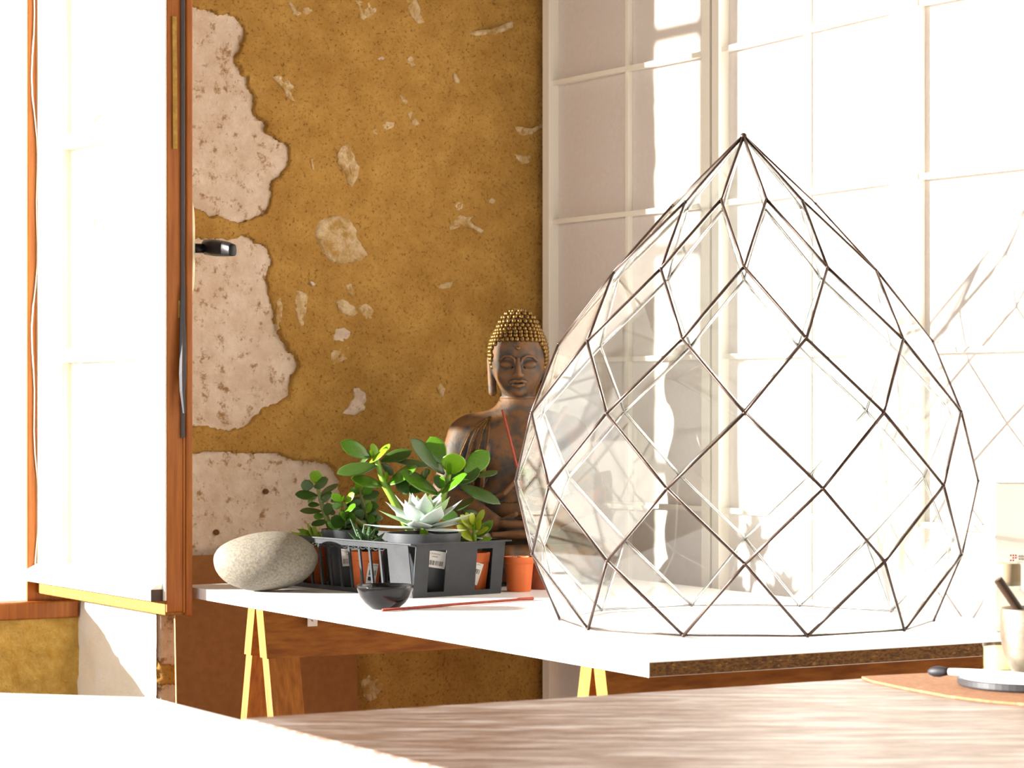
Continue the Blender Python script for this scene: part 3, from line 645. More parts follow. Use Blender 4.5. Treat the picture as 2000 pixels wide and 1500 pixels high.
# ================================================================== PLANTS
LEAFN = 9
def leaf_mesh(name, kind):
    """unit leaf along +X, flat in XY, thickness Z; length 1, width 1, thick 1"""
    bm = NB(); rings = []; n = 10
    for i in range(LEAFN+1):
        t = i/LEAFN
        if kind == 'jade': w = .5*(.16*(1-t)+math.sin(math.pi*min(1, t**1.25))**.62*(1 if t < .999 else 0)); th = .5*(.35*(1-t)+.65*math.sin(math.pi*t**.8)**.6)
        elif kind == 'pointed': w = .5*(.42*(1-t)+.62*math.sin(math.pi*t**.8)**.8)*(1-t**7); w *= 1.15; th = .5*(.5*(1-t)+.6*math.sin(math.pi*t**.7)**.8)
        else: w = .5*((1-t)**.8*.9+.1*(1-t)); th = .5*((1-t)**.7)
        if i == LEAFN: w = max(w, .004); th = max(th, .01) if kind != 'jade' else .02
        z0 = .10*t*t if kind != 'pointed' else -.12*math.sin(math.pi*t)
        rings.append([bm.verts.new((t, w*math.cos(2*math.pi*k/n), th*math.sin(2*math.pi*k/n)*.2+z0*.55+(abs(math.cos(2*math.pi*k/n))**2)*(.05 if kind != 'spike' else 0)*(w*2))) for k in range(n)])
    for a, b in zip(rings, rings[1:]):
        for k in range(n): bm.faces.new((a[k], a[(k+1) % n], b[(k+1) % n], b[k]))
    bm.faces.new(rings[0][::-1]); bm.faces.new(rings[-1]); bmesh.ops.recalc_face_normals(bm, faces=bm.faces)
    me = bpy.data.meshes.new(name); bm.to_mesh(me); bm.free(); me.shade_smooth(); return me
LM = {}
def leaf(parent, base, tip, width, nrm, m, kind='jade', thick=.35, label=None, name='leaf'):
    key = (kind, m)
    if key not in LM:
        LM[key] = leaf_mesh('leaf', kind); LM[key].materials.append(M[m])
    d = tip-base; L = d.length; d.normalize(); n = (nrm-d*nrm.dot(d)).normalized(); y = n.cross(d)
    o = bpy.data.objects.new(name, LM[key]); put(o, parent)
    th = width*thick*2.2
    mt = Matrix(((d.x, y.x, n.x, 0), (d.y, y.y, n.y, 0), (d.z, y.z, n.z, 0), (0, 0, 0, 1)))
    o.matrix_local = Matrix.Translation(base-base_of(parent)) @ mt @ Matrix.Diagonal((L, width, th, 1))
    return o
def pleaf(parent, Y, b, t, w, m='jade', dY=None, kind='jade', thick=.28, roll=None, full=.55):
    """leaf given by where its base and tip are seen, on a plant standing Y units away"""
    if dY is None: dY = random.uniform(-.07, .07)
    B = P(*b, Y); Tp = P(*t, Y+dY); mm = Y*U/F; L = (Tp-B).length
    wa = w*mm; Wd = max(wa, min(full*L, wa*2.2)); d = (Tp-B).normalized(); n0 = Vector((0, -1, 0)); n0 = (n0-d*n0.dot(d)).normalized()
    phi = math.acos(min(1, wa/Wd)) if roll is None else roll
    s = d.cross(n0)
    if s.z < 0: s = -s
    n = n0*math.cos(phi)+s*math.sin(phi)
    return leaf(parent, B, Tp, Wd, n, m, kind, thick)
def pot(parent, c, r_top, h, m, rim=.012, taper=.72, lip=.0035, soil=True):
    bm = NB(); t = .0016; rb = r_top*taper
    prof = [(0, .0005), (rb, .0005), (rb+(r_top-rb)*.86, h-rim), (r_top, h-rim+.001), (r_top+lip*.6, h-.002), (r_top+lip*.6, h), (r_top-t, h), (r_top-t-.001, h-rim), (rb-t, .004), (0, .004)]
    lathe(bm, c, prof, 36); mk('pot', bm, M[m], parent, smooth=False).data.shade_smooth()
    parent.children[-1].modifiers.new('e', 'EDGE_SPLIT').split_angle = .6
    if soil:
        bm = NB(); lathe(bm, c, [(r_top-t-.0005, h-rim*.8), (r_top*.5, h-rim*.6), (0, h-rim*.55)], 24)
        for v in bm.verts: v.co.z += .0015*noise.noise(v.co*200)
        mk('soil', bm, M['soil'], parent, smooth=True)
def potr(rt, h, rim, taper): return lambda z: rt*taper+(rt-rt*taper)*.86*z/(h-rim)+.0004
def sticker(parent, c, rf, ang, z0, z1, wid, tilt=0, lines=('CRASSULA', 'VARIES'), block=False):
    """paper label curved round a pot; rf(z) pot radius"""
    def mp(x, z, off):
        xr = x*math.cos(tilt)-(z-(z0+z1)/2)*math.sin(tilt); zr = x*math.sin(tilt)+(z-(z0+z1)/2)*math.cos(tilt)+(z0+z1)/2
        r = rf(zr)+off; an = ang+xr/rf((z0+z1)/2); return c+Vector((r*math.cos(an), r*math.sin(an), zr))
    def patch(bm, x0, x1, za, zb, off, nx=8):
        nz = 4; g = [[bm.verts.new(mp(x0+(x1-x0)*i/nx, za+(zb-za)*j/nz, off)) for i in range(nx+1)] for j in range(nz+1)]
        for j in range(nz):
            for i in range(nx): bm.faces.new((g[j][i], g[j][i+1], g[j+1][i+1], g[j+1][i]))
    bm = NB(); patch(bm, -wid/2, wid/2, z0, z1, .0006); lb = mk('price_label', bm, M['label'], parent, smooth=True, label='white paper barcode label')
    bm = NB(); H = z1-z0; x = -wid*.33; zb0, zb1 = (z0+H*.14, z0+H*.42) if not block else (z0+H*.50, z0+H*.72)
    while x < wid*.36:
        ww = random.choice((.0006, .0010, .0014)); patch(bm, x, x+ww, zb0, zb1, .0010, 1); x += ww+random.choice((.0007, .0011, .0016))
    if block: patch(bm, -wid*.36, wid*.05, z0+H*.27, z0+H*.43, .0010, 3)
    mk('barcode', bm, M['ink'], lb)
    for i, tx in enumerate(lines):
        cu = bpy.data.curves.new('t', 'FONT'); cu.body = tx; cu.size = H*.13 if not block else H*.07; cu.align_x = 'CENTER'; ob = bpy.data.objects.new('t', cu); COL.objects.link(ob)
        dg = bpy.context.evaluated_depsgraph_get(); me = bpy.data.meshes.new_from_object(ob.evaluated_get(dg)); bpy.data.objects.remove(ob)
        bm = NB(); bm.from_mesh(me); zc = z1-H*(.22+.17*i) if not block else z1-H*(.10+.09*i)
        for v in bm.verts: v.co = mp(v.co.x, zc+v.co.y, .0010)
        mk('lettering', bm, M['ink'], lb, recalc=False)
GP = 'succulents in the dark tray'
TZ = ZT+.0045
# --- echeveria in the grey pot
c = R(.205*U, .215*U, 0); c.z = TZ; ech = root('potted_echeveria', 'silvery white rosette echeveria in a grey pot at the front corner of the tray', 'plant', c, GP)
RT = .0725
pot(ech, c, RT, .118, 'pot_grey', rim=.022, taper=.74)
sticker(ech, c, potr(RT, .118, .022, .74), math.radians(-70), .052, .085, .056, tilt=-.16)
cc = c+UP*.118; gold = math.pi*(3-5**.5); N = 25
for i in range(N):
    t = i/(N-1); an = i*gold+.55; el = math.radians(82-84*t**.9); ln = .040+.072*t**.75
    d = Vector((math.cos(an)*math.cos(el), math.sin(an)*math.cos(el), math.sin(el)))
    b0 = cc+UP*(.030-.024*t)+Vector((math.cos(an), math.sin(an), 0))*(.004+.010*t)
    n = Vector((-math.cos(an)*math.sin(el), -math.sin(an)*math.sin(el), math.cos(el)))
    tip = b0+d*ln; tip.z = max(tip.z, cc.z-.002)
    mm = 'echeveria_old' if i in (24,) else ('echeveria_in' if t < .12 or i % 7 == 3 else 'echeveria')
    leaf(ech, b0, tip, ln*(.56-.18*t)+.006, n, mm, 'pointed', .30)
bm = NB(); tube(bm, [c+UP*.105, cc+UP*.028], [.010, .007], 10); mk('stem', bm, M['jade_light'], ech, smooth=True)
def stem(parent, pts, m='jade_stem', name='stem'):
    bm = NB(); q = [P(px, py, Y) for px, py, Y, r in pts]
    tube(bm, q, [r for *_, r in pts], 10); mk(name, bm, M[m], parent, smooth=True)
# --- yellow jade with red tips, terracotta pot
c = R(.11*U, .455*U, 0); c.z = TZ; yj = root('potted_jade', 'small yellow-green jade with red leaf tips in an orange pot behind the tray slot', 'plant', c, GP)
pot(yj, c, .031, .077, 'terracotta', rim=.020, taper=.74)
sticker(yj, c, potr(.031, .077, .020, .74), math.radians(-82), .014, .058, .020, tilt=-.30, lines=('JADE',), block=True)
Y = c.y/U
stem(yj, [(928, 1072, Y, .0045), (927, 1045, Y, .004), (925, 1024, Y, .003)], 'jade_light')
for b, t, w, m, dY in [((925,1032),(898,1006),15,'jade_yellow',-.02),((925,1026),(919,1001),12,'jade_yellow',-.03),((918,1014),(911,1001),8,'jade_yellow',.04),((929,1024),(946,995),13,'jade_yellow',.0),
  ((929,1034),(941,1018),13,'jade_yellow',-.06),((930,1042),(955,1033),9,'jade_yellow',-.07),((933,1050),(962,1016),18,'jade',.02),((925,1056),(891,1026),18,'jade_yellow',-.05),((932,1058),(961,1053),9,'jade_light',-.05),
  ((922,1056),(889,1057),9,'jade_dark',.02),((921,1036),(892,1014),12,'jade_yellow',.05),((926,1060),(950,1066),10,'jade_yellow',-.08)]:
    pleaf(yj, Y, b, t, w, m, dY)
# --- haworthia
c = R(.569*U, .115*U, 0); c.z = TZ; hw_ = root('potted_haworthia', 'dark green striped haworthia in a bright orange pot behind the tray slats', 'plant', c, GP)
pot(hw_, c, .0325, .076, 'terracotta', rim=.019, taper=.74)
sticker(hw_, c, potr(.0325, .076, .019, .74), math.radians(-62), .004, .052, .022, tilt=-.12, lines=('HAWORTHIA',), block=True)
Y = c.y/U
for i, (t, w, dY) in enumerate([((683,1012),9,.05),((694,1026),9,-.10),((712,1022),9,-.03),((724,1018),8,.10),((742,1050),11,-.12),((735,1030),9,.06),((704,1040),9,-.14),((680,1040),9,.0),((752,1040),9,.05),((718,1040),9,-.15)]):
    lf = pleaf(hw_, Y, (716+random.uniform(-8, 8), 1072), t, w, 'haworthia', dY, 'spike', .7, roll=.3)
    bm = NB(); B = P(716, 1072, Y); Tp = P(*t, Y+dY)
    for k in range(2, 9):
        q = B.lerp(Tp, k/10); r = (w*Y*U/F)*.5*(1-k/10)**.8; s, u2 = frame_of(Tp-B)
        tube(bm, [q+(s*math.cos(g_)+u2*math.sin(g_))*r for g_ in np.linspace(0, 2*math.pi, 9)], .0005, 4, False)
    mk('leaf_bands', bm, M['haw_band'], hw_)
# --- left jade in black pot
c = R(.83*U, .17*U, 0); c.z = TZ; lj = root('potted_jade', 'upright dark green jade in a black labelled pot at the left of the tray', 'plant', c, GP)
pot(lj, c, .050, .116, 'pot_grey', rim=.018, taper=.72)
sticker(lj, c, potr(.050, .116, .018, .72), math.radians(-75), .042, .078, .046, tilt=.06)
Y = c.y/U
stem(lj, [(648, 1040, Y, .0065), (638, 1012, Y, .006), (629, 985, Y, .005), (623, 962, Y, .0045), (617, 940, Y, .0035)], 'brown_stem')
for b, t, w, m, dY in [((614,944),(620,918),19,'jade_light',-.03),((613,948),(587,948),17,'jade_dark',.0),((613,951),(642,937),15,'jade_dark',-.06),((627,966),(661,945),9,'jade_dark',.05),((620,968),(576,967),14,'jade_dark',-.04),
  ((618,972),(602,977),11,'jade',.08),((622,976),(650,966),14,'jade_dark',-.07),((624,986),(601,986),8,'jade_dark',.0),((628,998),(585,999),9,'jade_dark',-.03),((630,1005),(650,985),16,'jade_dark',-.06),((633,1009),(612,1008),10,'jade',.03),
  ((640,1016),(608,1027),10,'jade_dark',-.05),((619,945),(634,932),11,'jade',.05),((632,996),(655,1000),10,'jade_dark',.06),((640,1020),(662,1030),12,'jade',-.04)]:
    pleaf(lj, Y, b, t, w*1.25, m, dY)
# --- bushy small jade
c = R(.90*U, .405*U, 0); c.z = TZ; bj = root('potted_jade', 'bushy small-leaved jade with glossy lit leaves between the upright jade and the tall jade', 'plant', c, GP)
pot(bj, c, .033, .085, 'pot_black', rim=.015)
Y = 13.12
def mp_(o, d): return o
stem(bj, [(738, 1062, c.y/U, .006), (716, 1030, Y, .006), (690, 1012, Y, .005), (676, 995, Y-.02, .0045), (671, 978, Y-.03, .003)], 'brown_stem')
stem(bj, [(722, 1040, Y+.08, .006), (714, 1000, Y+.05, .005), (706, 972, Y+.05, .004), (703, 950, Y+.05, .003)], 'brown_stem')
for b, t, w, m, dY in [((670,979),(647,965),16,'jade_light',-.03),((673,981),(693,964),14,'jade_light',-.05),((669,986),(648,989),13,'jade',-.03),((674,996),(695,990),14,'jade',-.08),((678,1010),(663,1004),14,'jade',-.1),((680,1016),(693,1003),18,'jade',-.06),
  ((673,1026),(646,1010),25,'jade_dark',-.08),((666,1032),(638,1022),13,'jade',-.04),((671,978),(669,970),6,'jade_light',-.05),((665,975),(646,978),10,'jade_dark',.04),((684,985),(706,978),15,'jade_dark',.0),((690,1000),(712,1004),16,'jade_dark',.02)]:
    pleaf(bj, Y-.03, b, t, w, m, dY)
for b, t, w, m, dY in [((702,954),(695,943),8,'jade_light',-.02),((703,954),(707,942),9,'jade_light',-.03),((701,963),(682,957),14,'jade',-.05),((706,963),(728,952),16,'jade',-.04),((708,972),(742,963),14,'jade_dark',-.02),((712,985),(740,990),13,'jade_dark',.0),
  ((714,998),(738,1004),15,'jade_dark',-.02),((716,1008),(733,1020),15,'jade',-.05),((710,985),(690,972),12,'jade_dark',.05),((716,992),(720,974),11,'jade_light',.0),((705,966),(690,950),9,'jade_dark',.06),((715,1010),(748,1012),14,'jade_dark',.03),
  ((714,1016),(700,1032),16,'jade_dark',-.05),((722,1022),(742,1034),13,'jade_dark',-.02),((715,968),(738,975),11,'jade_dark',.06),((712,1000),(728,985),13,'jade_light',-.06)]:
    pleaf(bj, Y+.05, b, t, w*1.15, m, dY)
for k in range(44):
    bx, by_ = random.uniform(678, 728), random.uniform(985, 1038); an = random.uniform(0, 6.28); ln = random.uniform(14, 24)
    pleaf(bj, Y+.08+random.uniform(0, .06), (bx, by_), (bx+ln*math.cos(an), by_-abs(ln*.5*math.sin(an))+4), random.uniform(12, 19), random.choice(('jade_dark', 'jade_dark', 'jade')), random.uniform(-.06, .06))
# --- tall jade
c = R(.46*U, .43*U, 0); c.z = TZ; tj = root('potted_jade', 'tall jade plant with large glossy green leaves on two stems, in front of the Buddha', 'plant', c, GP)
pot(tj, c, .043, .095, 'pot_black', rim=.016)
Y = 13.0
stem(tj, [(812, 1055, c.y/U, .009), (785, 1010, Y, .0085), (765, 970, Y, .008), (752, 948, Y, .0075), (744, 925, Y, .0065), (738, 907, Y, .006), (732, 890, Y, .0045)], 'jade_stem')
stem(tj, [(830, 1060, c.y/U, .009), (852, 1010, Y, .009), (862, 978, Y-.02, .0085), (868, 958, Y-.02, .008), (874, 938, Y-.02, .0065), (878, 922, Y-.02, .005)], 'jade_stem')
stem(tj, [(864, 972, Y-.02, .006), (858, 962, Y-.04, .005)], 'jade_stem')
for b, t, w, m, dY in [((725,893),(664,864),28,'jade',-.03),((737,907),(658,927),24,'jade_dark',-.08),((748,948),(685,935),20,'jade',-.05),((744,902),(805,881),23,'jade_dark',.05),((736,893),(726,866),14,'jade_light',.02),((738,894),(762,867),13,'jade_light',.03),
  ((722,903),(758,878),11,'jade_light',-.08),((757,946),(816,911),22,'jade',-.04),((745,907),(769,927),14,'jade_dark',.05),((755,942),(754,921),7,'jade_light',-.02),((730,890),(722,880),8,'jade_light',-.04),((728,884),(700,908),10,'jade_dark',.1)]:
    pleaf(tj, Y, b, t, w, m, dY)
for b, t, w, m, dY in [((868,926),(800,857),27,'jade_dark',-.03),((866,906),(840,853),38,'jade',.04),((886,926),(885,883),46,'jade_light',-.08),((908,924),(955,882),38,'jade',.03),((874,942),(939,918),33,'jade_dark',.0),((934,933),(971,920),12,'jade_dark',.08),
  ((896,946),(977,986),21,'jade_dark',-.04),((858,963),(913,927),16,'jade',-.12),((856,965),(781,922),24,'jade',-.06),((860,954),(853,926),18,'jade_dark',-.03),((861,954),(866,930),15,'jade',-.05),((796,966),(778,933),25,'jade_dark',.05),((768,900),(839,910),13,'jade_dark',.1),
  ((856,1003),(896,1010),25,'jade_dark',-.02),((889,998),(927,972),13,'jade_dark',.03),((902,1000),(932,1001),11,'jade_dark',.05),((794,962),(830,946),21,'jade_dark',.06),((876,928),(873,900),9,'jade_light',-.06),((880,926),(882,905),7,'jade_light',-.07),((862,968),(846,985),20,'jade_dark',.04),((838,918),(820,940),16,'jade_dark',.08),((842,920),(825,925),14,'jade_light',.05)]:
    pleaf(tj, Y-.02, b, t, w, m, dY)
# --- pale pointed succulent at the tray end
c = R(1.02*U, .105*U, 0); c.z = TZ; ps = root('potted_succulent', 'small lime green pointed succulent in an orange pot between the pebble and the black pot', 'plant', c, GP)
pot(ps, c, .031, .076, 'terracotta', rim=.019, taper=.74)
Y = c.y/U
for b, t, w, m, dY in [((617,1052),(598,1020),9,'pale_succ',-.02),((619,1053),(611,1016),8,'pale_succ',.0),((617,1052),(579,1032),13,'jade_light',-.06),((622,1054),(627,1037),7,'pale_succ',-.08),((600,1052),(566,1037),8,'pale_succ',.02),((612,1054),(580,1044),8,'pale_succ',-.1),
   ((623,1053),(640,1030),8,'pale_succ',.05),((620,1056),(617,1040),8,'pale_succ',-.12),((618,1060),(616,1074),7,'pale_succ',-.09),((606,1054),(590,1028),8,'pale_succ',.07)]:
    pleaf(ps, Y, b, t, w, m, dY, 'pointed', .3)
# --- pots at the Buddha's feet
def feet_pot(px, Yp, r, h, m, label):
    c = G((px-1000)/F*Yp, Yp, ZT); p = root('potted_houseleek', label, 'plant', c, 'small pots at the statue'); pot(p, c, r, h, m, rim=.014, taper=.80)
    for q in range(4):
        cx = c+Vector((random.uniform(-.5, .5)*r*1.1, random.uniform(-.5, .5)*r*1.1, h-.007))
        for i in range(11):
            an = i*gold; t = i/10; el = math.radians(75-60*t); d = Vector((math.cos(an)*math.cos(el), math.sin(an)*math.cos(el), math.sin(el)))
            leaf(p, cx, cx+d*(.006+.007*t), .0065, Vector((-d.x*.5, -d.y*.5, 1)), 'pink_succ', 'pointed', .5)
    return p
feet_pot(1013.5, 12.90, .0300, .070, 'terracotta', 'small orange pot of pinkish houseleeks between the tray and the terrarium')
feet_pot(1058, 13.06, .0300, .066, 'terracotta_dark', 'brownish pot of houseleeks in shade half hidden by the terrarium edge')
# ================================================================== BUDDHA (implicit surface -> surface nets)
BO = G(.033, 13.60, ZT)
def sd_ell(p, c, r):
    q = (p-np.array(c, np.float32))/np.array(r, np.float32); k = np.sqrt((q*q).sum(-1)); return (k-1)*min(r)
def sd_cap(p, a, b, ra, rb):
    a = np.array(a, np.float32); b = np.array(b, np.float32); d = b-a; t = np.clip(((p-a)@d)/(d@d+1e-9), 0, 1)
    return np.sqrt(((p-a-t[..., None]*d)**2).sum(-1))-(ra+(rb-ra)*t)
def smin(a, b, k): h = np.clip(.5+.5*(b-a)/k, 0, 1); return b*(1-h)+a*h-k*h*(1-h)
def smax(a, b, k): return -smin(-a, -b, k)
def tubes(p, pts, r):
    d = None
    for a, b in zip(pts, pts[1:]):
        x = sd_cap(p, a, b, r, r); d = x if d is None else np.minimum(d, x)
    return d
def head_sdf(p):
    d = sd_ell(p, (0, .006, .487), (.060, .066, .070)); d = smin(d, sd_ell(p, (0, -.010, .443), (.047, .050, .046)), .022)
    d = smin(d, sd_ell(p, (0, -.020, .422), (.030, .034, .026)), .02); d = smin(d, sd_ell(p, (0, .010, .548), (.036, .038, .030)), .018)
    for s in (-1, 1):
        d = smin(d, sd_ell(p, (s*.025, -.040, .438), (.016, .014, .015)), .012)       # cheek
        d = smax(d, -sd_ell(p, (s*.0225, -.067, .463), (.0175, .012, .0115)), .006)    # eye socket
        d = smin(d, sd_ell(p, (s*.0225, -.0515, .462), (.0155, .0085, .0085)), .002)   # closed lid
        d = smax(d, -tubes(p, [(s*.036, -.052, .4565), (s*.029, -.0595, .4535), (s*.0215, -.0615, .453), (s*.014, -.059, .4545), (s*.010, -.055, .457)], .0016), .0015)
        d = smin(d, tubes(p, [(s*.006, -.0635, .462), (s*.009, -.0645, .474), (s*.018, -.0625, .480), (s*.030, -.0565, .479), (s*.040, -.047, .470)], .0026), .003)  # brow
        d = smin(d, sd_cap(p, (s*.0595, .004, .474), (s*.0545, .002, .404), .0075, .0090), .004)   # long ear
        d = smin(d, sd_ell(p, (s*.0065, -.0695, .4385), (.0062, .006, .005)), .003)     # nostril wing
        d = smax(d, -sd_ell(p, (s*.0185, -.064, .4235), (.004, .006, .004)), .004)     # mouth corner
    d = smin(d, sd_cap(p, (0, -.0625, .472), (0, -.0735, .441), .0038, .0066), .004)    # nose
    d = smin(d, tubes(p, [(-.016, -.0605, .4245), (-.007, -.0665, .4275), (0, -.0665, .4262), (.007, -.0665, .4275), (.016, -.0605, .4245)], .0032), .0025)
    d = smin(d, tubes(p, [(-.011, -.0615, .4185), (0, -.0655, .4165), (.011, -.0615, .4185)], .0036), .0025)
    d = smin(d, sd_ell(p, (0, -.050, .404), (.014, .011, .009)), .008)                  # chin
    d = smin(d, sd_cap(p, (0, .008, .43), (0, .010, .345), .036, .040), .010)
    for z in (.392, .383): d = smin(d, np.hypot(np.hypot(p[..., 0], p[..., 1]-.008)-.0375, p[..., 2]-z-.02*(p[..., 1]+.03))-.0026, .002)
    return d
def body_sdf(p):
    d = sd_ell(p, (0, .005, .285), (.108, .066, .088)); d = smin(d, sd_ell(p, (0, -.002, .165), (.100, .078, .095)), .03)
    d = smin(d, sd_cap(p, (-.098, .004, .320), (.098, .004, .320), .036, .036), .03); d = smin(d, sd_cap(p, (0, .008, .40), (0, .010, .31), .036, .055), .025)
    for s in (-1, 1):
        d = smin(d, sd_ell(p, (s*.045, -.045, .285), (.045, .022, .040)), .02)
        d = smin(d, sd_cap(p, (s*.112, .002, .308), (s*.150, -.010, .185), .040, .036), .014)
        d = smin(d, sd_cap(p, (s*.150, -.014, .178), (s*.052, -.118, .128), .034, .021), .012)
        d = smin(d, sd_cap(p, (s*.055, .030, .055), (s*.172, -.055, .050), .060, .048), .02)
        d = smin(d, sd_cap(p, (s*.170, -.066, .044), (-s*.020, -.142, .046+s*.012), .040, .028), .008)
    d = smin(d, sd_ell(p, (0, .02, .04), (.16, .10, .045)), .03)
    d = smin(d, sd_ell(p, (-.006, -.128, .128), (.050, .024, .013)), .008); d = smin(d, sd_ell(p, (.008, -.135, .108), (.050, .024, .012)), .004)
    for i in range(4):
        d = smin(d, sd_cap(p, (-.03, -.142+.009*i, .130), (.052, -.150+.011*i, .128+.002*i), .0075, .006), .0025)
        d = smin(d, sd_cap(p, (.03, -.146+.009*i, .108), (-.052, -.152+.011*i, .107), .0075, .006), .0025)
    for s in (-1, 1): d = smin(d, sd_cap(p, (s*.035, -.125, .132), (s*.006, -.142, .150), .008, .006), .003)
    d = smin(d, np.abs(p[..., 2]-.212-.10*p[..., 0]**2*0)*0+sd_ell(p, (0, -.02, .150), (.088, .066, .052)), .006)
    for pts in ROBE: d = smin(d, tubes(p, pts, .0052), .005)
    d = smin(d, tubes(p, [(.10, -.03, .37), (.06, -.066, .30), (.01, -.074, .235), (-.03, -.086, .19), (-.085, -.05, .165)], .006), .006)
    return np.maximum(d, -p[..., 2]+.001)
ROBE = [[(-.060-.0*i, -.005, .352), (-.062-.012*i, -.048+.004*i, .325), (-.066-.017*i, -.066+.010*i, .285), (-.072-.020*i, -.068+.012*i, .245), (-.076-.022*i, -.062+.012*i, .205)] for i in range(4)]
def surface_nets(f, lo, hi, h):
    ax = [np.arange(l, u, h, dtype=np.float32) for l, u in zip(lo, hi)]; g = np.stack(np.meshgrid(*ax, indexing='ij'), -1)
    v = np.stack([f(g[i]) for i in range(g.shape[0])]); ins = v < 0; nx, ny, nz = v.shape
    cnt = np.zeros((nx-1, ny-1, nz-1), np.float32); acc = np.zeros((nx-1, ny-1, nz-1, 3), np.float32)
    cs = [(i, j, k) for i in (0, 1) for j in (0, 1) for k in (0, 1)]; sl = lambda c: tuple(slice(c[q], v.shape[q]-1+c[q]) for q in range(3))
    for a in cs:
        for q in range(3):
            if a[q] == 0:
                b = list(a); b[q] = 1; va, vb = v[sl(a)], v[sl(b)]; cr = (va < 0) != (vb < 0)
                t = np.where(cr, va/np.where(cr, va-vb, 1), 0)
                for r in range(3): acc[..., r] += np.where(cr, a[r]+(t if r == q else 0), 0)
                cnt += cr
    act = cnt > 0; idx = -np.ones(act.shape, int); idx[act] = np.arange(act.sum()); ii = np.argwhere(act)
    pos = (ii+acc[act]/cnt[act][:, None])*h+np.array(lo); faces = []
    for q in range(3):
        o = [r for r in range(3) if r != q]; s0 = [slice(1, -1)]*3; s0[q] = slice(0, -1); s1 = list(s0); s1[q] = slice(1, None)
        A, B = ins[tuple(s0)], ins[tuple(s1)]; w = np.argwhere(A != B); 
        if not len(w): continue
        fl_ = A[tuple(w.T)]; base = w.copy(); base[:, o[0]] += 1; base[:, o[1]] += 1
        c = []
        for da, db in ((0, 0), (1, 0), (1, 1), (0, 1)):
            e = base.copy(); e[:, o[0]] -= da; e[:, o[1]] -= db; c.append(idx[e[:, 0], e[:, 1], e[:, 2]])
        c = np.stack(c, 1); fl_ = fl_ if q != 1 else ~fl_; c[~fl_] = c[~fl_][:, ::-1]; faces.append(c)
    fc = np.concatenate(faces); return pos, fc[(fc >= 0).all(1)]
bud = root('buddha_statue', 'weathered bronze seated Buddha statue with gilded curls against the ochre wall', 'statue', BO)
def netmesh(name, f, lo, hi, h, m, parent):
    pos, fc = surface_nets(f, lo, hi, h); me = bpy.data.meshes.new(name); me.from_pydata(pos.tolist(), [], fc.tolist()); me.validate(); me.materials.append(m); me.shade_smooth()
    bm = NB(); bm.from_mesh(me); bmesh.ops.recalc_face_normals(bm, faces=bm.faces); bm.to_mesh(me); bm.free(); me.shade_smooth()
    return put(bpy.data.objects.new(name, me), parent)
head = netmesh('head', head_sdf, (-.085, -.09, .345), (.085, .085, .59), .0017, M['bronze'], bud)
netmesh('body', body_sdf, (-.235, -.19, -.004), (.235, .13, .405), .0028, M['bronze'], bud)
one = lambda f, p: float(f(np.array([[p]], np.float32))[0, 0])
# gilded snail curls
bm = NB(); ctr = np.array((0, .008, .492)); nrow = 0
DIRS = []
for r in range(17):
    th = math.radians(3+r*7.4); m_ = max(1, int(2*math.pi*math.sin(th)*.068/.0108))
    for k in range(m_): DIRS.append((th, 2*math.pi*(k+.5*(r % 2))/m_))
dv = np.array([(math.sin(t)*math.cos(a), math.sin(t)*math.sin(a), math.cos(t)) for t, a in DIRS], np.float32)
tt = np.full(len(dv), .13, np.float32)
skull = lambda p: smin(sd_ell(p, (0, .006, .487), (.060, .066, .070)), sd_ell(p, (0, .010, .548), (.036, .038, .030)), .018)
for _ in range(60): tt -= np.clip(skull((ctr+dv*tt[:, None]).astype(np.float32)), -.01, .01)*.8
for d, t in zip(dv, tt):
    p = ctr+d*t; hair = .510 if p[1] < -.035 else (.510-(p[1]+.035)*2.0 if p[1] < .0 else .43)
    hair += -.0*abs(p[0]); 
    if p[2] < hair: continue
    ball(bm, BO+Vector(p)+Vector(d)*.0012, .0056, 8, 6)
mk('hair_curls', bm, M['gold'], bud, smooth=True, label='gilded rows of small hair curls')
bm = NB(); ball(bm, BO+Vector((0, -.0605, .4965)), .0048, 12, 8, (1, .6, .85)); mk('forehead_dot', bm, M['gold'], bud, smooth=True, label='gold dot on the forehead')
def onsurf(x, z, f=body_sdf):
    y = -.2
    for _ in range(80):
        dd = one(f, (x, y, z))
        if dd < .0004: break
        y += dd*.7
        if y > .1: return None
    return y
bm = NB()
for pts in ROBE:
    q = []
    for i in np.linspace(0, len(pts)-1.001, 14):
        a, b = Vector(pts[int(i)]), Vector(pts[int(i)+1]); v = a.lerp(b, i-int(i)); y = onsurf(v.x, v.z)
        if y is not None and y < .0: q.append(BO+Vector((v.x, y-.0002, v.z)))
    if len(q) > 2: tube(bm, q, .0013, 6)
q = []
for x in np.linspace(-.085, .075, 18):
    z = .172+.5*(x+.02)**2*4+.0+max(0, x)*.55; y = onsurf(x, z)
    if y is not None: q.append(BO+Vector((x, y, z)))
tube(bm, q, .0016, 6); mk('gilded_hems', bm, M['gold'], bud, smooth=True, label='gold edges of the robe folds')
bm = NB()
for rr, z, w in ((.0405, .388, .0016), (.0425, .378, .0014), (.046, .366, .0016)):
    tube(bm, [BO+Vector((rr*math.cos(q), .008+rr*math.sin(q), z+.02*rr/.04*math.sin(q)*.5)) for q in np.linspace(math.pi*1.02, math.pi*1.98, 20)], w, 6)
mk('neck_rings', bm, M['gold'], bud, smooth=True)
# incense held in the lap
bm = NB(); a, b = P(981, 800, 13.27), P(1040, 1028, 13.22); tube(bm, [a, a.lerp(b, .5), b], .0026, 8)
tag(mk('incense_stick', bm, M['incense'], None, smooth=True, loc=b), 'upright red incense stick standing in the hands of the Buddha statue', 'incense stick', 'incense sticks')
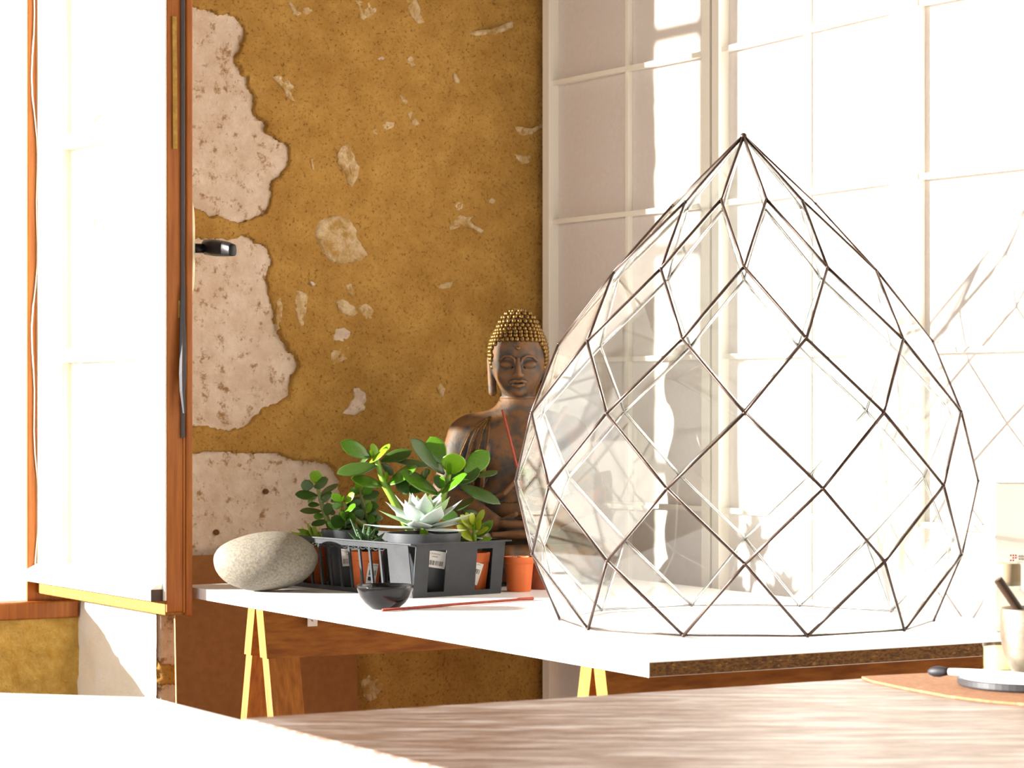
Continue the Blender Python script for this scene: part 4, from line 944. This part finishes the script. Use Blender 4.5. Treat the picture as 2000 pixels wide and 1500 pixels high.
# ================================================================== BOWL, STICK
c = G(-.587, 11.80, ZT); bm = NB()
lathe(bm, c, [(0, .0005), (.024, .0005), (.026, .002), (.038, .012), (.047, .024), (.0518, .036), (.0530, .0435), (.0523, .0448), (.0508, .0435), (.0495, .036), (.044, .024), (.034, .012), (.02, .006), (0, .0055)], 48)
for v in bm.verts:                                      # pinched pouring lip
    d = v.co-c
    if d.z > .030:
        an = math.atan2(d.y, d.x); k = math.exp(-((an+2.05)/.16)**2)*((d.z-.03)/.015); v.co.x += math.cos(an)*.0035*k; v.co.y += math.sin(an)*.0035*k; v.co.z -= .0025*k
tag(mk('incense_bowl', bm, M['bowl'], None, smooth=True, loc=c), 'small glossy black bowl at the front of the plant tray', 'bowl')
bm = NB(); a = T(747, 1195); b = T(1041, 1172); a.z = b.z = ZT+.0031
m1 = a.lerp(b, .5)+Vector((0, 0, .0003)); tube(bm, [a, a.lerp(b, .2), m1, a.lerp(b, .88), a.lerp(b, .90)+UP*.0006, b], [.0027, .0026, .0026, .0026, .0030, .0031], 8)
tag(mk('incense_stick', bm, M['incense'], None, smooth=True, loc=a), 'red incense stick lying on the white table beside the black bowl', 'incense stick', 'incense sticks')
# ================================================================== FOREGROUND TABLES
q1 = T(450, 1404); q2 = T(1900, 1311); bd = (q2-q1).normalized(); be = -E2
WL = T(300, 1362); LD = (T(850, 1500)-WL); LD.z = 0; LD.normalize()
s = ((WL-q1).cross(bd).z)/(bd.cross(LD).z); A0 = WL+LD*s+bd*.006       # where the two tables meet at the back edge
A1 = A0+bd*1.75; wt = root('wooden_table', 'worn brown wooden table with grain along its length in the foreground', 'table', Vector((A0.x+.6, A0.y-.3, 0)))
bm = NB(); prism(bm, [A0, A1, A1+LD*1.05, A0+LD*1.05], -UP*.028); tp = mk('tabletop', bm, M['oak_top'], wt, bevel=.003)
for p in (A0+bd*.10+LD*.10, A1-bd*.10+LD*.10, A0+bd*.10+LD*.95, A1-bd*.10+LD*.95):
    bm = NB(); cbox(bm, Vector((p.x, p.y, (ZT-.028)/2)), bd*.06, LD*.06, UP*(ZT-.028)); mk('leg', bm, M['trestle_wood'], wt, bevel=.002)
L1 = T(0, 1353)+(T(0, 1353)-WL)*1.2; sw = root('white_side_table', 'plain white side table abutting the brown wooden table below the window', 'table', Vector((WL.x-.3, WL.y-.4, 0)))
bm = NB(); prism(bm, [WL, WL+LD*1.25, L1+LD*1.25, L1], -UP*.03); mk('tabletop', bm, M['white_melamine'], sw, bevel=.003)
for p in (WL+LD*.12-bd*.08, WL+LD*1.1-bd*.08, L1+LD*.12+bd*.15, L1+LD*1.1+bd*.15):
    bm = NB(); cbox(bm, Vector((p.x, p.y, (ZT-.03)/2)), bd*.05, LD*.05, UP*(ZT-.03)); mk('leg', bm, M['white_paint'], sw, bevel=.002)
# ================================================================== RIGHT-HAND STILL LIFE
edge = [(1665, 1317), (1672, 1324), (1700, 1333), (1760, 1346), (1850, 1363), (1930, 1373), (2000, 1379), (2120, 1383), (2200, 1370)]
pts = [T(x, y) for x, y in edge]+[T(2200, 1300)]
# keep the back edge on the table
def clampback(p):
    k = (p-A0).dot(Vector((bd.y, -bd.x, 0)));  return p if k > .004 else p+Vector((bd.y, -bd.x, 0))*(.004-k)
pts = [clampback(p) for p in pts]
bm = NB(); prism(bm, pts, UP*.0035)
tag(mk('cork_mat', bm, M['cork'], None, loc=pts[3], bevel=.001), 'brown cork mat with a curved edge on the wooden table', 'mat')
ZM = ZT+.0036
# bottle
by = 8.90; c = G((1968-1000)/F*by, by, ZM+.0035)
bm = NB(); lathe(bm, c-UP*.0034, [(0, 0), (.048, 0), (.050, .0015), (.048, .003), (0, .003)], 40)
tag(mk('coaster', bm, M['pale_wood'], None, smooth=False, loc=c), 'thin pale wooden coaster under the glass bottle', 'coaster')
bo = root('glass_bottle', 'clear glass bottle with a taupe cap and a little pale liquid', 'bottle', c)
bm = NB(); pr = [(0, .0005), (.030, .0005), (.0338, .004), (.0345, .010), (.0345, .082), (.0325, .098), (.026, .110), (.0195, .114), (.0185, .118), (.0185, .126)]
lathe(bm, c, pr, 48); mk('glass_body', bm, M['clear'], bo, smooth=True)
bm = NB(); lathe(bm, c, [(0, .003), (.0320, .003), (.0332, .010), (.0332, .034), (0, .034)], 40); mk('liquid', bm, M['liquid'], bo, smooth=False, label='pale yellow liquid')
bm = NB(); lathe(bm, c, [(0, .1205), (.0178, .1205), (.0182, .122), (.0182, .149), (.0165, .1515), (0, .1515)], 40); o = mk('cap', bm, M['cap'], bo, smooth=True, label='taupe screw cap'); o.modifiers.new('e', 'EDGE_SPLIT').split_angle = .8
# dish, cup, stick, brush
dy = 8.54; dc = G((2012-1000)/F*dy, dy, ZM); dish = root('dish', 'flat round dish, white inside with a dark pewter rim', 'dish', dc)
bm = NB(); lathe(bm, dc, [(0, .0005), (.094, .0005), (.0965, .003), (.0965, .0105), (.0945, .0115), (.0935, .0105), (.0935, .0095), (0, .0092)], 64); mk('pan', bm, M['dish_rim'], dish, smooth=False)
bm = NB(); lathe(bm, dc, [(0, .0096), (.0932, .0099), (.0935, .0105), (0, .0104)], 64); mk('enamel', bm, M['dish'], dish, label='white enamel inside of the dish')
cc = dc+Vector((.002, .012, .0110)); bm = NB()
lathe(bm, cc, [(0, 0), (.016, 0), (.0215, .004), (.029, .016), (.0358, .034), (.0392, .054), (.0400, .074), (.0388, .091), (.0378, .0925), (.0368, .091), (.0382, .074), (.0374, .054), (.033, .034), (.026, .018), (.015, .006), (0, .005)], 48)
tag(mk('cup', bm, M['silver'], None, smooth=True, loc=cc), 'hammered tarnished silver cup standing on the dish', 'cup')
a = P(1949, 1131, 8.56); b = P(2032, 1252, 8.58); bm = NB(); tube(bm, [a, b], .0062, 14); o = mk('stick', bm, M['stick'], None, smooth=True, loc=b); o.modifiers.new('e', 'EDGE_SPLIT').split_angle = .8
tag(o, 'dark brown round stick leaning in the silver cup', 'stick')
br = root('paint_brush', 'paint brush with black bristles and white handle lying across the dish', 'brush', T(1850, 1330))
h0, h1 = P(1851, 1324, 8.60), P(2040, 1351, 8.05)
h1 = dc+Vector((.045, -.075, .0165)); d = (h1-h0); h0.z = ZM+.0165
bm = NB(); n_ = 12; tube(bm, [h0.lerp(h1, t) for t in np.linspace(0, 1, n_)], [.0042, .0052, .0056, .0058, .0058, .0055, .005, .0045, .004, .0035, .003, .0022], 12); mk('handle', bm, M['brush_white'], br, smooth=True)
u_ = (h0-h1).normalized(); bm = NB(); tube(bm, [h0+u_*t for t in (-.002, .004, .012, .020, .026, .029)], [.0042, .0060, .0075, .0070, .0045, .0015], 12)
for v in bm.verts: v.co += Vector((0, 0, -.10))*max(0, (v.co-h0).dot(u_))*.6
mk('bristles', bm, M['bristle'], br, smooth=True, label='black bristle tuft')
# carton
ct = P(1944, 944, 10.62); w_ = .12; cb = Vector((ct.x, ct.y, ZT)); cx_ = Vector((1, .02, 0)).normalized(); cy_ = Vector((-.02, 1, 0)).normalized(); hgt = ct.z-ZT
car = root('carton_box', 'tall white carton with a tiny red dotted mark behind the glass bottle', 'box', cb)
bm = NB(); box(bm, cb+UP*.0004, cx_*w_, cy_*.09, UP*hgt); mk('carton', bm, M['carton'], car, bevel=.0015)
bm = NB(); box(bm, cb+UP*(hgt+.0006)-cx_*.0006-cy_*.0006, cx_*(w_+.0012), cy_*.0912, UP*.0012); mk('lid_flap', bm, M['carton'], car)
q0 = P(1975, 1096, 10.62); q0 = cb+cx_*((q0-cb).dot(cx_))+UP*(q0.z-ZT)-cy_*.0006; bm = NB()
for i in range(3):
    for j in range(3):
        if (i, j) != (0, 1) and (i, j) != (2, 0): box(bm, q0+cx_*(.0042*i-.002)+UP*(.0042*j), cx_*.0025, -cy_*.0004, UP*.0025)
mk('printed_mark', bm, M['red_ink'], car, label='small grid of red dots')
bm = NB(); x = .013
for zr, n in ((.007, 5), (.002, 4)):
    for k in range(n): box(bm, q0+cx_*(.0125+.0042*k)+UP*zr, cx_*.003, -cy_*.0004, UP*.0028)
mk('printed_text', bm, M['grey_ink'], car)
